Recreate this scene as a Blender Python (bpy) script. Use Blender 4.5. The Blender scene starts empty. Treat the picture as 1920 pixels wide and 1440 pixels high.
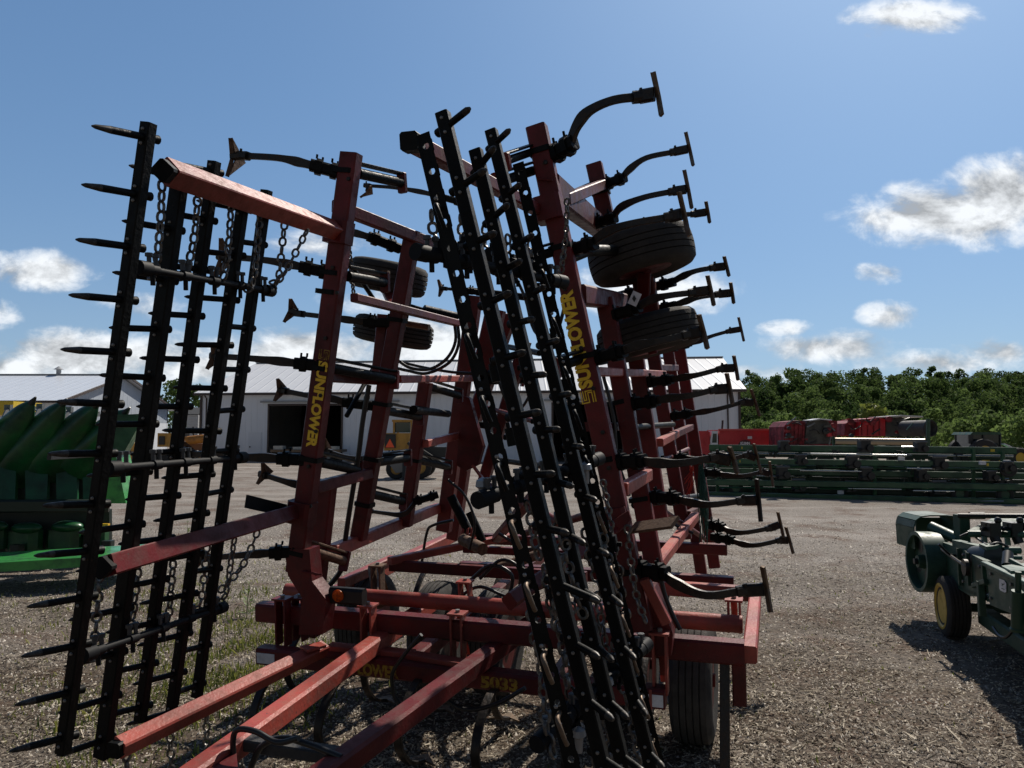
import bpy, math, random
import numpy as np
random.seed(7); RNG = np.random.default_rng(11)
scene = bpy.context.scene
COL = scene.collection

# ------------------------------------------------------------------ camera
F = 1420.0                       # focal length in photo pixels (1920 wide)
CAM = np.array([0.0, 0.0, 1.85])
PITCH = math.atan(98 / F)
cam = bpy.data.cameras.new("camera"); cam_o = bpy.data.objects.new("camera", cam); COL.objects.link(cam_o)
cam.sensor_width = 36.0; cam.lens = 36.0 * F / 1920.0
cam.clip_start = 0.05; cam.clip_end = 3000
cam_o.location = CAM; cam_o.rotation_euler = (math.pi / 2 + PITCH, 0, 0)
scene.camera = cam_o

# ------------------------------------------------------------------ light
SUN_EL, SUN_AZ = math.radians(47), math.radians(33)      # azimuth to the right of the view direction
scene.view_settings.view_transform = 'Standard'; scene.view_settings.look = 'None'
scene.view_settings.gamma = 1.0; scene.view_settings.exposure = 0.0
sun = bpy.data.lights.new("sun", 'SUN'); sun.energy = 5.0; sun.angle = math.radians(0.53); sun.color = (1, 0.92, 0.81)
sun_o = bpy.data.objects.new("sun", sun); COL.objects.link(sun_o); sun_o.location = (20, 30, 40)
sun_o.rotation_euler = (math.pi / 2 - SUN_EL, 0, math.pi - SUN_AZ)

fw = np.array([0, math.cos(PITCH), math.sin(PITCH)]); up = np.array([0, -math.sin(PITCH), math.cos(PITCH)]); rt = np.array([1.0, 0, 0])
def ray(x, y): return rt * (x - 960) / F + up * (720 - y) / F + fw
def at(x, y, Y):
    d = ray(x, y); return CAM + d * (Y / d[1])
def ground(x, y, z=0.0):
    d = ray(x, y); return CAM + d * ((z - CAM[2]) / d[2])
def nrm(a):
    a = np.asarray(a, float); return a / max(np.linalg.norm(a), 1e-9)

# ------------------------------------------------------------------ world: Nishita sky with procedural clouds
world = bpy.data.worlds.new("World"); scene.world = world; world.use_nodes = True
def build_world():
    nt = world.node_tree; N = nt.nodes; L = nt.links; N.clear()
    out = N.new('ShaderNodeOutputWorld'); sky = N.new('ShaderNodeTexSky'); sky.sky_type = 'NISHITA'; sky.sun_disc = False
    sky.sun_elevation = SUN_EL; sky.sun_rotation = SUN_AZ; sky.air_density = 1.0; sky.dust_density = 0.6; sky.ozone_density = 2.2
    def m(op, a, b=None, c=None, clamp=False):
        n = N.new('ShaderNodeMath'); n.operation = op; n.use_clamp = clamp
        for i, q in enumerate((a, b, c)):
            if q is None: continue
            if isinstance(q, (int, float)): n.inputs[i].default_value = q
            else: L.new(q, n.inputs[i])
        return n.outputs[0]
    bg = N.new('ShaderNodeBackground'); bg.inputs['Strength'].default_value = 0.1
    # a deep, even late summer blue: softer gradient towards the sun, richer blue higher up
    sc_ = N.new('ShaderNodeVectorMath'); sc_.operation = 'SCALE'; sc_.inputs['Scale'].default_value = 0.0612; L.new(sky.outputs[0], sc_.inputs[0])
    gm = N.new('ShaderNodeGamma'); gm.inputs['Gamma'].default_value = 0.55; L.new(sc_.outputs[0], gm.inputs['Color'])
    tn = N.new('ShaderNodeVectorMath'); tn.operation = 'MULTIPLY'; tn.inputs[1].default_value = (4.7, 7.15, 10.0); L.new(gm.outputs[0], tn.inputs[0])
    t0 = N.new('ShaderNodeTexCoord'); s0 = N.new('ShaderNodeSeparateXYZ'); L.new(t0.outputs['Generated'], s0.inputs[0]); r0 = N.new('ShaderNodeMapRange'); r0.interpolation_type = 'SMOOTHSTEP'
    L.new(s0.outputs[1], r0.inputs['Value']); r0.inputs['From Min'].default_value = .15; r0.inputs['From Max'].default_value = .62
    low = N.new('ShaderNodeVectorMath'); low.operation = 'SCALE'; low.inputs['Scale'].default_value = 0.46; L.new(sky.outputs[0], low.inputs[0])  # sky behind the camera and overhead dimmed to deepen the shade
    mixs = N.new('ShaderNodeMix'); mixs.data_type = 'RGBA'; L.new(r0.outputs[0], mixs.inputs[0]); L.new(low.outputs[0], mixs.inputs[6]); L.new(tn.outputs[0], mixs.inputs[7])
    # bright air around the sun and a pale veil over the horizon
    sdv = (math.sin(SUN_AZ) * math.cos(SUN_EL), math.cos(SUN_AZ) * math.cos(SUN_EL), math.sin(SUN_EL))
    dt = N.new('ShaderNodeVectorMath'); dt.operation = 'DOT_PRODUCT'; L.new(t0.outputs['Generated'], dt.inputs[0]); dt.inputs[1].default_value = sdv
    gl = m('MULTIPLY', m('POWER', m('MAXIMUM', dt.outputs['Value'], 0.0), 10.0), 2.1)
    gv = N.new('ShaderNodeVectorMath'); gv.operation = 'SCALE'; gv.inputs[0].default_value = (0.86, 0.94, 1.0); L.new(gl, gv.inputs['Scale'])
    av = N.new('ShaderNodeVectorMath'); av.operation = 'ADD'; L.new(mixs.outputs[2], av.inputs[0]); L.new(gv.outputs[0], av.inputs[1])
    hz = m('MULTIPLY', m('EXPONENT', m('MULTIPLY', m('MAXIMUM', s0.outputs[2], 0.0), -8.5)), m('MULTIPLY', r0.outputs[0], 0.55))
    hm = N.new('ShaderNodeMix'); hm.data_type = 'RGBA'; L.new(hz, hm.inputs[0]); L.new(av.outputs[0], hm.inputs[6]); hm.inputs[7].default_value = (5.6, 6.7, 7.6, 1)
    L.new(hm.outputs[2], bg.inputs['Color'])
    tc = N.new('ShaderNodeTexCoord'); sp = N.new('ShaderNodeSeparateXYZ'); L.new(tc.outputs['Generated'], sp.inputs[0])
    yy = m('MAXIMUM', m('ABSOLUTE', sp.outputs[1]), 0.08)
    p = m('DIVIDE', sp.outputs[0], yy); q = m('DIVIDE', sp.outputs[2], yy)
    # cloud banks: direction (photo pixel), half width, half height, weight
    banks = [(1790, 405, 190, 60, 1.12), (1885, 370, 110, 75, 1.15), (1680, 410, 95, 42, .9), (1710, 30, 130, 38, .9), (1650, 58, 70, 26, .6), (70, 508, 140, 40, .84),
             (-30, 590, 70, 40, .8), (180, 668, 240, 48, 1.1), (20, 690, 160, 36, 1.0), (420, 690, 260, 34, .95), (950, 690, 260, 36, .9), (600, 455, 130, 34, .72), (580, 660, 180, 44, 1.05), (800, 640, 170, 55, 1.05), (700, 560, 120, 40, .6),
             (1230, 540, 150, 60, .95), (1655, 512, 65, 26, .62), (1668, 592, 62, 30, .84), (1480, 617, 66, 20, .76), (1555, 654, 130, 36, 1.0),
             (1760, 680, 220, 26, .84), (1880, 662, 100, 32, .88), (1400, 698, 160, 22, .72), (270, 575, 100, 32, .6)]
    M_ = None
    for (x, y, a, b, wgt) in banks:
        d = ray(x, y); p0, q0 = d[0] / d[1], d[2] / d[1]
        ex = m('POWER', m('DIVIDE', m('SUBTRACT', p, float(p0)), a / F), 2.0)
        ey = m('POWER', m('DIVIDE', m('SUBTRACT', q, float(q0)), b / F), 2.0)
        g = m('MULTIPLY', m('EXPONENT', m('MULTIPLY', m('ADD', ex, ey), -0.9)), wgt)
        M_ = g if M_ is None else m('MAXIMUM', M_, g)
    cmb = N.new('ShaderNodeCombineXYZ'); L.new(p, cmb.inputs[0]); L.new(m('MULTIPLY', q, 1.5), cmb.inputs[1])
    def noise(scale, off):
        mp = N.new('ShaderNodeVectorMath'); mp.operation = 'ADD'; L.new(cmb.outputs[0], mp.inputs[0]); mp.inputs[1].default_value = off
        n = N.new('ShaderNodeTexNoise'); n.inputs['Scale'].default_value = scale; n.inputs['Detail'].default_value = 10; n.inputs['Roughness'].default_value = 0.62
        n.inputs['Distortion'].default_value = 0.25
        L.new(mp.outputs[0], n.inputs['Vector']); return n.outputs[0]
    n1 = noise(11.0, (3.1, 1.7, 0)); n2 = noise(11.0, (3.085, 1.745, 0))
    v = m('ADD', M_, m('MULTIPLY', m('SUBTRACT', n1, 0.50), 1.75))
    v = m('MULTIPLY', v, m('MULTIPLY', M_, 3.0, clamp=True))
    ss = N.new('ShaderNodeMapRange'); ss.interpolation_type = 'SMOOTHSTEP'; L.new(v, ss.inputs['Value'])
    ss.inputs['From Min'].default_value = 0.27; ss.inputs['From Max'].default_value = 0.88; ss.inputs['To Max'].default_value = 0.97
    # undersides: thicker cloud above a point leaves it greyer
    sh = m('ADD', 0.86, m('MULTIPLY', m('SUBTRACT', n1, n2), 2.4)); sh = m('SUBTRACT', sh, m('MULTIPLY', m('SUBTRACT', v, 0.9, clamp=True), 0.22))
    sh = m('MINIMUM', m('MAXIMUM', sh, 0.45), 1.04)
    cb = N.new('ShaderNodeBackground'); cb.inputs['Color'].default_value = (0.93, 0.965, 1.0, 1); L.new(sh, cb.inputs['Strength'])
    # thin pale veil low over the horizon
    mx = N.new('ShaderNodeMixShader'); L.new(ss.outputs[0], mx.inputs[0]); L.new(bg.outputs[0], mx.inputs[1]); L.new(cb.outputs[0], mx.inputs[2])
    L.new(mx.outputs[0], out.inputs['Surface'])
build_world()

# ------------------------------------------------------------------ materials
MATS = {}
def mat(name, col, rough=0.6, metal=0.0, col2=None, nscale=8.0, nlo=0.45, nhi=0.65, bump=0.0, bscale=60.0, spec=0.5, tint=None, coat=0.0, detail=6.0, emit=None, trans=0.0, chips=None, clo=.66, cscale=38.0):
    if name in MATS: return MATS[name]
    m = bpy.data.materials.new(name); m.use_nodes = True; nt = m.node_tree; N = nt.nodes; L = nt.links
    b = N['Principled BSDF']; b.inputs['Roughness'].default_value = rough; b.inputs['Metallic'].default_value = metal
    b.inputs['Specular IOR Level'].default_value = spec; b.inputs['Coat Weight'].default_value = coat
    b.inputs['Base Color'].default_value = (*col, 1)
    tcn = N.new('ShaderNodeTexCoord'); src = None
    if col2 is not None:
        n = N.new('ShaderNodeTexNoise'); n.inputs['Scale'].default_value = nscale; n.inputs['Detail'].default_value = detail; n.inputs['Roughness'].default_value = 0.65
        L.new(tcn.outputs['Object'], n.inputs['Vector'])
        r = N.new('ShaderNodeMapRange'); r.inputs['From Min'].default_value = nlo; r.inputs['From Max'].default_value = nhi; L.new(n.outputs[0], r.inputs['Value'])
        mx = N.new('ShaderNodeMix'); mx.data_type = 'RGBA'; L.new(r.outputs[0], mx.inputs[0]); mx.inputs[6].default_value = (*col, 1); mx.inputs[7].default_value = (*col2, 1)
        src = mx.outputs[2]
        rr = N.new('ShaderNodeMapRange'); L.new(r.outputs[0], rr.inputs['Value']); rr.inputs['To Min'].default_value = rough; rr.inputs['To Max'].default_value = min(1, rough + 0.3)
        L.new(rr.outputs[0], b.inputs['Roughness'])
    if chips is not None:      # scratched and rusted spots, and a slow fade over each piece
        n3 = N.new('ShaderNodeTexNoise'); n3.inputs['Scale'].default_value = cscale; n3.inputs['Detail'].default_value = 8; n3.inputs['Roughness'].default_value = .7; L.new(tcn.outputs['Object'], n3.inputs['Vector'])
        r3 = N.new('ShaderNodeMapRange'); r3.inputs['From Min'].default_value = clo; r3.inputs['From Max'].default_value = clo + .035; L.new(n3.outputs[0], r3.inputs['Value'])
        n4 = N.new('ShaderNodeTexNoise'); n4.inputs['Scale'].default_value = 2.3; n4.inputs['Detail'].default_value = 3; L.new(tcn.outputs['Object'], n4.inputs['Vector'])
        r4 = N.new('ShaderNodeMapRange'); r4.inputs['From Min'].default_value = .35; r4.inputs['From Max'].default_value = .65; r4.inputs['To Min'].default_value = .62; r4.inputs['To Max'].default_value = 1.3; L.new(n4.outputs[0], r4.inputs['Value'])
        v4 = N.new('ShaderNodeVectorMath'); v4.operation = 'SCALE'; L.new(src, v4.inputs[0]); L.new(r4.outputs[0], v4.inputs['Scale'])
        m3 = N.new('ShaderNodeMix'); m3.data_type = 'RGBA'; L.new(r3.outputs[0], m3.inputs[0]); L.new(v4.outputs[0], m3.inputs[6]); m3.inputs[7].default_value = (*chips, 1); src = m3.outputs[2]
    if tint is not None:
        a = N.new('ShaderNodeAttribute'); a.attribute_name = 'tint'
        mx = N.new('ShaderNodeMix'); mx.data_type = 'RGBA'; L.new(a.outputs['Fac'], mx.inputs[0])
        if src is not None: L.new(src, mx.inputs[6])
        else: mx.inputs[6].default_value = (*col, 1)
        mx.inputs[7].default_value = (*tint, 1); src = mx.outputs[2]
    if src is not None: L.new(src, b.inputs['Base Color'])
    if bump > 0:
        n = N.new('ShaderNodeTexNoise'); n.inputs['Scale'].default_value = bscale; n.inputs['Detail'].default_value = 5; L.new(tcn.outputs['Object'], n.inputs['Vector'])
        bp = N.new('ShaderNodeBump'); bp.inputs['Strength'].default_value = bump; bp.inputs['Distance'].default_value = 0.01
        L.new(n.outputs[0], bp.inputs['Height']); L.new(bp.outputs[0], b.inputs['Normal'])
    if emit: b.inputs['Emission Color'].default_value = (*col, 1); b.inputs['Emission Strength'].default_value = emit
    if trans: 
        tl = N.new('ShaderNodeBsdfTranslucent'); ms = N.new('ShaderNodeMixShader'); ms.inputs[0].default_value = trans
        if src is not None: L.new(src, tl.inputs['Color'])
        else: tl.inputs['Color'].default_value = (*col, 1)
        L.new(b.outputs[0], ms.inputs[1]); L.new(tl.outputs[0], ms.inputs[2]); L.new(ms.outputs[0], N['Material Output'].inputs['Surface'])
    MATS[name] = m; return m
RED = mat('red_paint', (0.120, 0.011, 0.012), 0.42, col2=(0.085, 0.020, 0.018), nscale=14, nlo=.42, nhi=.72, bump=.16, bscale=60, spec=.3, chips=(0.07, 0.04, 0.03), clo=.64)
RED_LIT = mat('sunlit_worn_red_paint', (0.34, 0.062, 0.045), 0.42, col2=(0.25, 0.075, 0.055), nscale=18, nlo=.45, nhi=.7, bump=.2, bscale=60, spec=.4, chips=(0.11, 0.07, 0.055), clo=.63)  # faded red, paler than RED: sunlight on the lit members put into the colour
BLACK = mat('black_harrow_paint', (0.0035, 0.004, 0.004), 0.5, col2=(0.010, 0.009, 0.008), nscale=30, nlo=.5, nhi=.75, bump=.2, spec=.16, chips=(0.035, 0.022, 0.015), clo=.66, cscale=22)
STEEL = mat('dark_spring_steel', (0.018, 0.015, 0.013), 0.42, metal=.35, col2=(0.06, 0.035, 0.022), nscale=25, nlo=.5, nhi=.75, bump=.3)
RUST = mat('rusty_steel', (0.16, 0.095, 0.06), 0.6, metal=.3, col2=(0.09, 0.05, 0.03), nscale=30, nlo=.4, nhi=.65, bump=.3)
WORN = mat('worn_bright_steel', (0.16, 0.12, 0.085), 0.45, metal=.6, col2=(0.13, 0.08, 0.05), nscale=26, nlo=.4, nhi=.7, bump=.2)
BOLT = mat('zinc_bolt', (0.22, 0.21, 0.20), 0.45, metal=.5)
CHAIN = mat('galvanised_chain', (0.16, 0.155, 0.15), 0.42, metal=.8, col2=(0.10, 0.08, 0.06), nscale=40)
PIPEP = mat('weathered_black_pipe', (0.006, 0.0065, 0.008), 0.65, spec=.2, col2=(0.035, 0.038, 0.043), nscale=40, nlo=.60, nhi=.8)
RUBBER = mat('dusty_rubber', (0.028, 0.026, 0.024), 0.8, col2=(0.055, 0.05, 0.044), nscale=9, nlo=.4, nhi=.7, bump=.3, bscale=120, spec=.3)
RUBBERL = mat('sunlit_grey_rubber', (0.06, 0.056, 0.052), 0.75, col2=(0.036, 0.034, 0.032), nscale=9, nlo=.4, nhi=.7, bump=.3, bscale=120, spec=.3)  # grey of the sunlit transport tyres put into a paler rubber colour
HOSE = mat('black_hose', (0.01, 0.01, 0.011), 0.4)
YTXT = mat('yellow_lettering', (0.95, 0.60, 0.03), 0.5, col2=(0.75, 0.42, 0.02), nscale=60, nlo=.5, nhi=.7)
YDIM = mat('grimy_yellow_lettering', (0.34, 0.20, 0.015), 0.6, col2=(0.12, 0.05, 0.02), nscale=35, nlo=.47, nhi=.6)
WHITE = mat('white_reflector', (0.66, 0.66, 0.68), 0.35, col2=(0.5, 0.5, 0.52), nscale=20)
AMBER = mat('amber_lens', (0.75, 0.16, 0.008), 0.25, col2=(0.32, 0.05, 0.004), nscale=40, trans=.5)
BLK = mat('black_plastic', (0.01, 0.01, 0.01), 0.45)

# ------------------------------------------------------------------ mesh builder
class MB:
    def __init__(s): s.v = []; s.f = []; s.m = []
    def add(s, vs, fs, mi=0):
        o = len(s.v); s.v.extend([tuple(map(float, q)) for q in vs]); s.f.extend([tuple(i + o for i in f) for f in fs]); s.m.extend([mi] * len(fs)); return s
    def rings(s, rs, mi=0, closed=False, caps=True):
        n = len(rs[0]); vs = [q for r in rs for q in r]; fs = []
        K = len(rs) if closed else len(rs) - 1
        for i in range(K):
            a, b = i * n, ((i + 1) % len(rs)) * n
            for j in range(n): fs.append((a + j, a + (j + 1) % n, b + (j + 1) % n, b + j))
        if caps and not closed:
            fs.append(tuple(range(n - 1, -1, -1))); o = (len(rs) - 1) * n; fs.append(tuple(range(o, o + n)))
        return s.add(vs, fs, mi)
    def beam(s, p0, p1, w, h, hint, c=0.12, mi=0, w1=None, h1=None):
        p0 = np.array(p0, float); p1 = np.array(p1, float); d = nrm(p1 - p0); hint = np.asarray(hint, float)
        a = nrm(hint - d * (hint @ d)); b = np.cross(d, a); rs = []
        for p, ww, hh in ((p0, w, h), (p1, w1 or w, h1 or h)):
            k = c * min(ww, hh); x, y = ww / 2, hh / 2
            rs.append([p + a * i + b * j for i, j in ((-x, -y + k), (-x + k, -y), (x - k, -y), (x, -y + k), (x, y - k), (x - k, y), (-x + k, y), (-x, y - k))][::-1])
        return s.rings(rs[::-1], mi)
    def tube(s, pts, r, n=8, mi=0):
        n = max(n, 11) if n >= 7 else n
        pts = [np.array(p, float) for p in pts]; rs = []; r = r if isinstance(r, (list, tuple, np.ndarray)) else [r] * len(pts)
        d0 = nrm(pts[1] - pts[0]); a = nrm(np.cross(d0, (0.3, 0.1, 1) if abs(d0[2]) < .9 else (1, 0.2, 0)))
        for i, p in enumerate(pts):
            d = nrm(pts[min(i + 1, len(pts) - 1)] - pts[max(i - 1, 0)]); a = nrm(a - d * (a @ d)); b = np.cross(d, a)
            rs.append([p + r[i] * (a * math.cos(t) + b * math.sin(t)) for t in np.linspace(0, 2 * math.pi, n, endpoint=False)])
        return s.rings(rs, mi)
    def strip(s, pts, ws, ts, hint, mi=0, c=.25):
        pts = [np.array(p, float) for p in pts]; rs = []
        for i, p in enumerate(pts):
            d = nrm(pts[min(i + 1, len(pts) - 1)] - pts[max(i - 1, 0)]); a = nrm(hint - d * (np.asarray(hint) @ d)); b = np.cross(d, a); x, y = ws[i] / 2, ts[i] / 2; k = c * min(x, y)
            rs.append([p + a * q + b * w for q, w in ((-x, -y + k), (-x + k, -y), (x - k, -y), (x, -y + k), (x, y - k), (x - k, y), (-x + k, y), (-x, y - k))])
        return s.rings(rs, mi)
    def lathe(s, c, ax, prof, n=28, mi=0, closed=False):
        ax = nrm(ax); a = nrm(np.cross(ax, (0.21, 0.13, 1) if abs(ax[2]) < .9 else (1, 0.1, 0))); b = np.cross(ax, a); c = np.array(c, float)
        return s.rings([[c + ax * h + max(r, 1e-4) * (a * math.cos(t) + b * math.sin(t)) for t in np.linspace(0, 2 * math.pi, n, endpoint=False)] for r, h in prof], mi, closed)
    def prism(s, poly, ext, mi=0):
        poly = [np.array(p, float) for p in poly]; ext = np.array(ext, float); n = len(poly)
        return s.add(poly + [p + ext for p in poly], [tuple(range(n - 1, -1, -1)), tuple(range(n, 2 * n))] + [(i, (i + 1) % n, n + (i + 1) % n, n + i) for i in range(n)], mi)
    def box(s, c, x, y, z, mi=0, ex=(1, 0, 0), ey=(0, 1, 0), ez=(0, 0, 1), k=.06):
        c = np.array(c, float); ez = np.array(ez, float)
        return s.beam(c - ez * z / 2, c + ez * z / 2, x, y, ex, k, mi)
    def ball(s, c, r, mi=0, n=10, sc=(1, 1, 1)):
        c = np.array(c, float); rs = []
        for i in range(1, n // 2 + 2):
            ph = math.pi * i / (n // 2 + 2)
            rs.append([c + np.array(sc) * r * np.array([math.sin(ph) * math.cos(t), math.sin(ph) * math.sin(t), math.cos(ph)]) for t in np.linspace(0, 2 * math.pi, n, endpoint=False)])
        return s.rings(rs, mi)
    def chain(s, pts, ln=0.05, wr=0.0055, mi=0):
        pts = [np.array(p, float) for p in pts]; seg = [np.linalg.norm(pts[i + 1] - pts[i]) for i in range(len(pts) - 1)]; tot = sum(seg)
        pitch = ln * 0.72; k = max(2, int(tot / pitch)); cum = np.concatenate([[0], np.cumsum(seg)])
        tw = random.uniform(0, 3)
        for q in range(k):
            t = (q + .5) * tot / k; i = min(int(np.searchsorted(cum, t)) - 1, len(seg) - 1); i = max(i, 0)
            p = pts[i] + (pts[i + 1] - pts[i]) * (t - cum[i]) / seg[i]; d = nrm(pts[i + 1] - pts[i])
            a = nrm(np.cross(d, (math.cos(tw), math.sin(tw), .2))); b = np.cross(d, a)
            an = math.pi / 4 + (math.pi / 2) * (q % 2) + random.uniform(-.25, .25); e = a * math.cos(an) + b * math.sin(an); g = np.cross(d, e)
            hl, hw = ln / 2 - wr, ln * .30; rs = []
            for j in range(12):
                th = 2 * math.pi * j / 12; cx, sx = math.cos(th), math.sin(th)
                cen = p + d * (hl - hw) * (1 if cx > 0 else -1) * (abs(cx) > .01) + (d * cx + e * sx) * hw; out = d * cx + e * sx
                rs.append([cen + wr * (out * math.cos(f) + g * math.sin(f)) for f in (0, 1.257, 2.513, 3.77, 5.027)])
            s.rings(rs, mi, closed=True)
        return s
    def build(s, name, mats, parent=None, label=None, smooth=35):
        me = bpy.data.meshes.new(name); org = np.array(ROOTS.get(parent.name, (0, 0, 0))) if parent is not None else np.zeros(3)
        if parent is not None and parent.name not in ROOTS: org = np.array(ORG.get(parent.name, (0, 0, 0)))
        vv = np.array(s.v) - org
        me.from_pydata(vv.tolist(), [], s.f)
        mats = mats if isinstance(mats, (list, tuple)) else [mats]
        for m_ in mats: me.materials.append(m_)
        if len(mats) > 1: me.polygons.foreach_set('material_index', s.m)
        me.polygons.foreach_set('use_smooth', [True] * len(me.polygons)); me.set_sharp_from_angle(angle=math.radians(smooth)); me.update()
        o = bpy.data.objects.new(name, me); COL.objects.link(o)
        if parent is not None: o.parent = parent
        if label: o['label'] = label
        ORG[o.name] = org; return o
ROOTS = {}; ORG = {}
def thing(name, loc, label, cat, group=None):
    o = bpy.data.objects.new(name, None); COL.objects.link(o); o.location = tuple(map(float, loc)); o.empty_display_size = .2
    ROOTS[o.name] = np.array(loc, float); o['label'] = label; o['category'] = cat
    if group: o['group'] = group
    return o
def tag(o, label, cat, group=None):
    o['label'] = label; o['category'] = cat
    if group: o['group'] = group
    return o
def kind(o, k): o['kind'] = k; return o
def catmull(pts, k=4):
    pts = [np.array(p, float) for p in pts]; P = [2 * pts[0] - pts[1]] + pts + [2 * pts[-1] - pts[-2]]; out = []
    for i in range(1, len(P) - 2):
        for j in range(k):
            t = j / k; a, b, c, d = P[i - 1], P[i], P[i + 1], P[i + 2]
            out.append(.5 * ((2 * b) + (c - a) * t + (2 * a - 5 * b + 4 * c - d) * t * t + (3 * b - a - 3 * c + d) * t ** 3))
    out.append(pts[-1]); return out
def lettering(s, start, xdir, ydir, length, height, m_, parent, name='lettering', bold=.05, thick=.0015):
    """text laid on a surface: start = lower left corner, xdir along the line, ydir up the letters"""
    cu = bpy.data.curves.new('text', 'FONT'); cu.body = s; cu.offset = bold; cu.extrude = 0; cu.resolution_u = 3
    to = bpy.data.objects.new('text', cu); COL.objects.link(to); dg = bpy.context.evaluated_depsgraph_get(); dg.update()
    me = bpy.data.meshes.new_from_object(to.evaluated_get(dg)); bpy.data.objects.remove(to)
    co = np.array([v.co[:] for v in me.vertices]); lo, hi = co.min(0), co.max(0); fs = [tuple(p.vertices) for p in me.polygons]; bpy.data.meshes.remove(me)
    xd, yd = nrm(xdir), nrm(ydir); nz = nrm(np.cross(xd, yd))
    uv = (co - lo) / np.maximum(hi - lo, 1e-6)
    vs = np.array(start) + np.outer(uv[:, 0] * length, xd) + np.outer(uv[:, 1] * height, yd) + nz * thick
    mb = MB(); mb.add(vs, fs); return mb.build(name, m_, parent)
def pbox(mb, x0, y0, x1, y1, Y, depth, mi=0, k=.06):
    """a box whose front face fills a photo rectangle at distance Y and which runs `depth` back"""
    a = at(x0, y1, Y); b = at(x1, y0, Y); c = (a + b) / 2 + np.array([0, depth / 2, 0])
    return mb.box(c, abs(b[0] - a[0]), depth, abs(b[2] - a[2]), mi, k=k)
# ================================================================== ground
def ground_material():
    m = bpy.data.materials.new('gravel_yard'); m.use_nodes = True; nt = m.node_tree; N = nt.nodes; L = nt.links; b = N['Principled BSDF']
    b.inputs['Roughness'].default_value = .95; b.inputs['Specular IOR Level'].default_value = .15
    tc = N.new('ShaderNodeTexCoord')
    def noise(s, d=6, r=.6):
        n = N.new('ShaderNodeTexNoise'); n.inputs['Scale'].default_value = s; n.inputs['Detail'].default_value = d; n.inputs['Roughness'].default_value = r; L.new(tc.outputs['Object'], n.inputs['Vector']); return n.outputs[0]
    def mr(v, a, c, lo=0., hi=1.):
        n = N.new('ShaderNodeMapRange'); L.new(v, n.inputs['Value']); n.inputs['From Min'].default_value = a; n.inputs['From Max'].default_value = c; n.inputs['To Min'].default_value = lo; n.inputs['To Max'].default_value = hi; return n.outputs[0]
    def mix(f, a, c, mode='MIX'):
        n = N.new('ShaderNodeMix'); n.data_type = 'RGBA'; n.blend_type = mode
        if isinstance(f, float): n.inputs[0].default_value = f
        else: L.new(f, n.inputs[0])
        for i, q in ((6, a), (7, c)):
            if isinstance(q, tuple): n.inputs[i].default_value = (*q, 1)
            else: L.new(q, n.inputs[i])
        return n.outputs[2]
    big = noise(.35, 4); med = noise(1.3, 6); fine = noise(22, 8, .75)
    vo = N.new('ShaderNodeTexVoronoi'); vo.inputs['Scale'].default_value = 26; L.new(tc.outputs['Object'], vo.inputs['Vector'])
    grav = mix(mr(fine, .35, .7), (0.17, 0.15, 0.133), (0.50, 0.45, 0.40))
    grav = mix(mr(vo.outputs['Distance'], .1, .6), grav, mix(.5, grav, (.08, .07, .06)))
    shaded_dirt = mix(mr(fine, .35, .65), (0.032, 0.024, 0.018), (0.16, 0.118, 0.082))  # brown near soil, with the machine's shade put into its colour
    near = N.new('ShaderNodeSeparateXYZ'); L.new(tc.outputs['Object'], near.inputs[0])
    f1 = N.new('ShaderNodeMath'); f1.operation = 'ADD'; L.new(mr(near.outputs[1], 6.5, 11.5, .75, -.35), f1.inputs[0]); L.new(mr(med, .35, .65, -.1, .5), f1.inputs[1]); f1.use_clamp = True
    c = mix(f1.outputs[0], grav, shaded_dirt)
    # wheel tracks packed paler across the yard
    wm = N.new('ShaderNodeMapping'); wm.inputs['Scale'].default_value = (.05, .34, 1); wm.inputs['Rotation'].default_value = (0, 0, .04); L.new(tc.outputs['Object'], wm.inputs[0]); wv = N.new('ShaderNodeTexNoise'); wv.inputs['Scale'].default_value = 1.6; wv.inputs['Detail'].default_value = 7; wv.inputs['Roughness'].default_value = .6; L.new(wm.outputs[0], wv.inputs['Vector'])
    c = mix(mr(wv.outputs[0], .46, .66, 0, .45), c, (0.44, 0.40, 0.365))
    c = mix(mr(big, .5, .7, 0, .35), c, (0.15, 0.13, 0.11))
    c = mix(mr(noise(.9, 5, .7), .50, .66, 0, .75), c, mix(mr(fine, .35, .65), (0.045, 0.024, 0.016), (0.17, 0.10, 0.066)))
    L.new(c, b.inputs['Base Color'])
    bp = N.new('ShaderNodeBump'); bp.inputs['Strength'].default_value = .9; bp.inputs['Distance'].default_value = .03; L.new(fine, bp.inputs['Height'])
    bp2 = N.new('ShaderNodeBump'); bp2.inputs['Strength'].default_value = .7; bp2.inputs['Distance'].default_value = .02; bp2.invert = True; L.new(vo.outputs['Distance'], bp2.inputs['Height']); L.new(bp.outputs[0], bp2.inputs['Normal'])
    L.new(bp2.outputs[0], b.inputs['Normal']); return m
g = MB()
xs = list(np.linspace(-14, 14, 113)) ; ys = list(np.linspace(-3, 18, 85))
def gz(x, y): return .018 * math.sin(1.7 * x + .8 * y) + .014 * math.sin(3.1 * y - 1.1 * x + 1) + .01 * math.sin(6.3 * x + 2.2) * math.sin(5.1 * y)
def fade(x, y): return max(0, min(1, (14 - abs(x)) / 3)) * max(0, min(1, (18 - y) / 5)) * max(0, min(1, (y + 3) / 3))
X_ = [-900] + xs + [900]; Y_ = [-200] + ys + [30, 60, 120, 300, 1500]
vs = [(x, y, gz(x, y) * fade(x, y) if -14 < x < 14 and -3 < y < 18 else 0) for y in Y_ for x in X_]
nx = len(X_); g.add(vs, [(j * nx + i, j * nx + i + 1, (j + 1) * nx + i + 1, (j + 1) * nx + i) for j in range(len(Y_) - 1) for i in range(nx - 1)])
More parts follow.
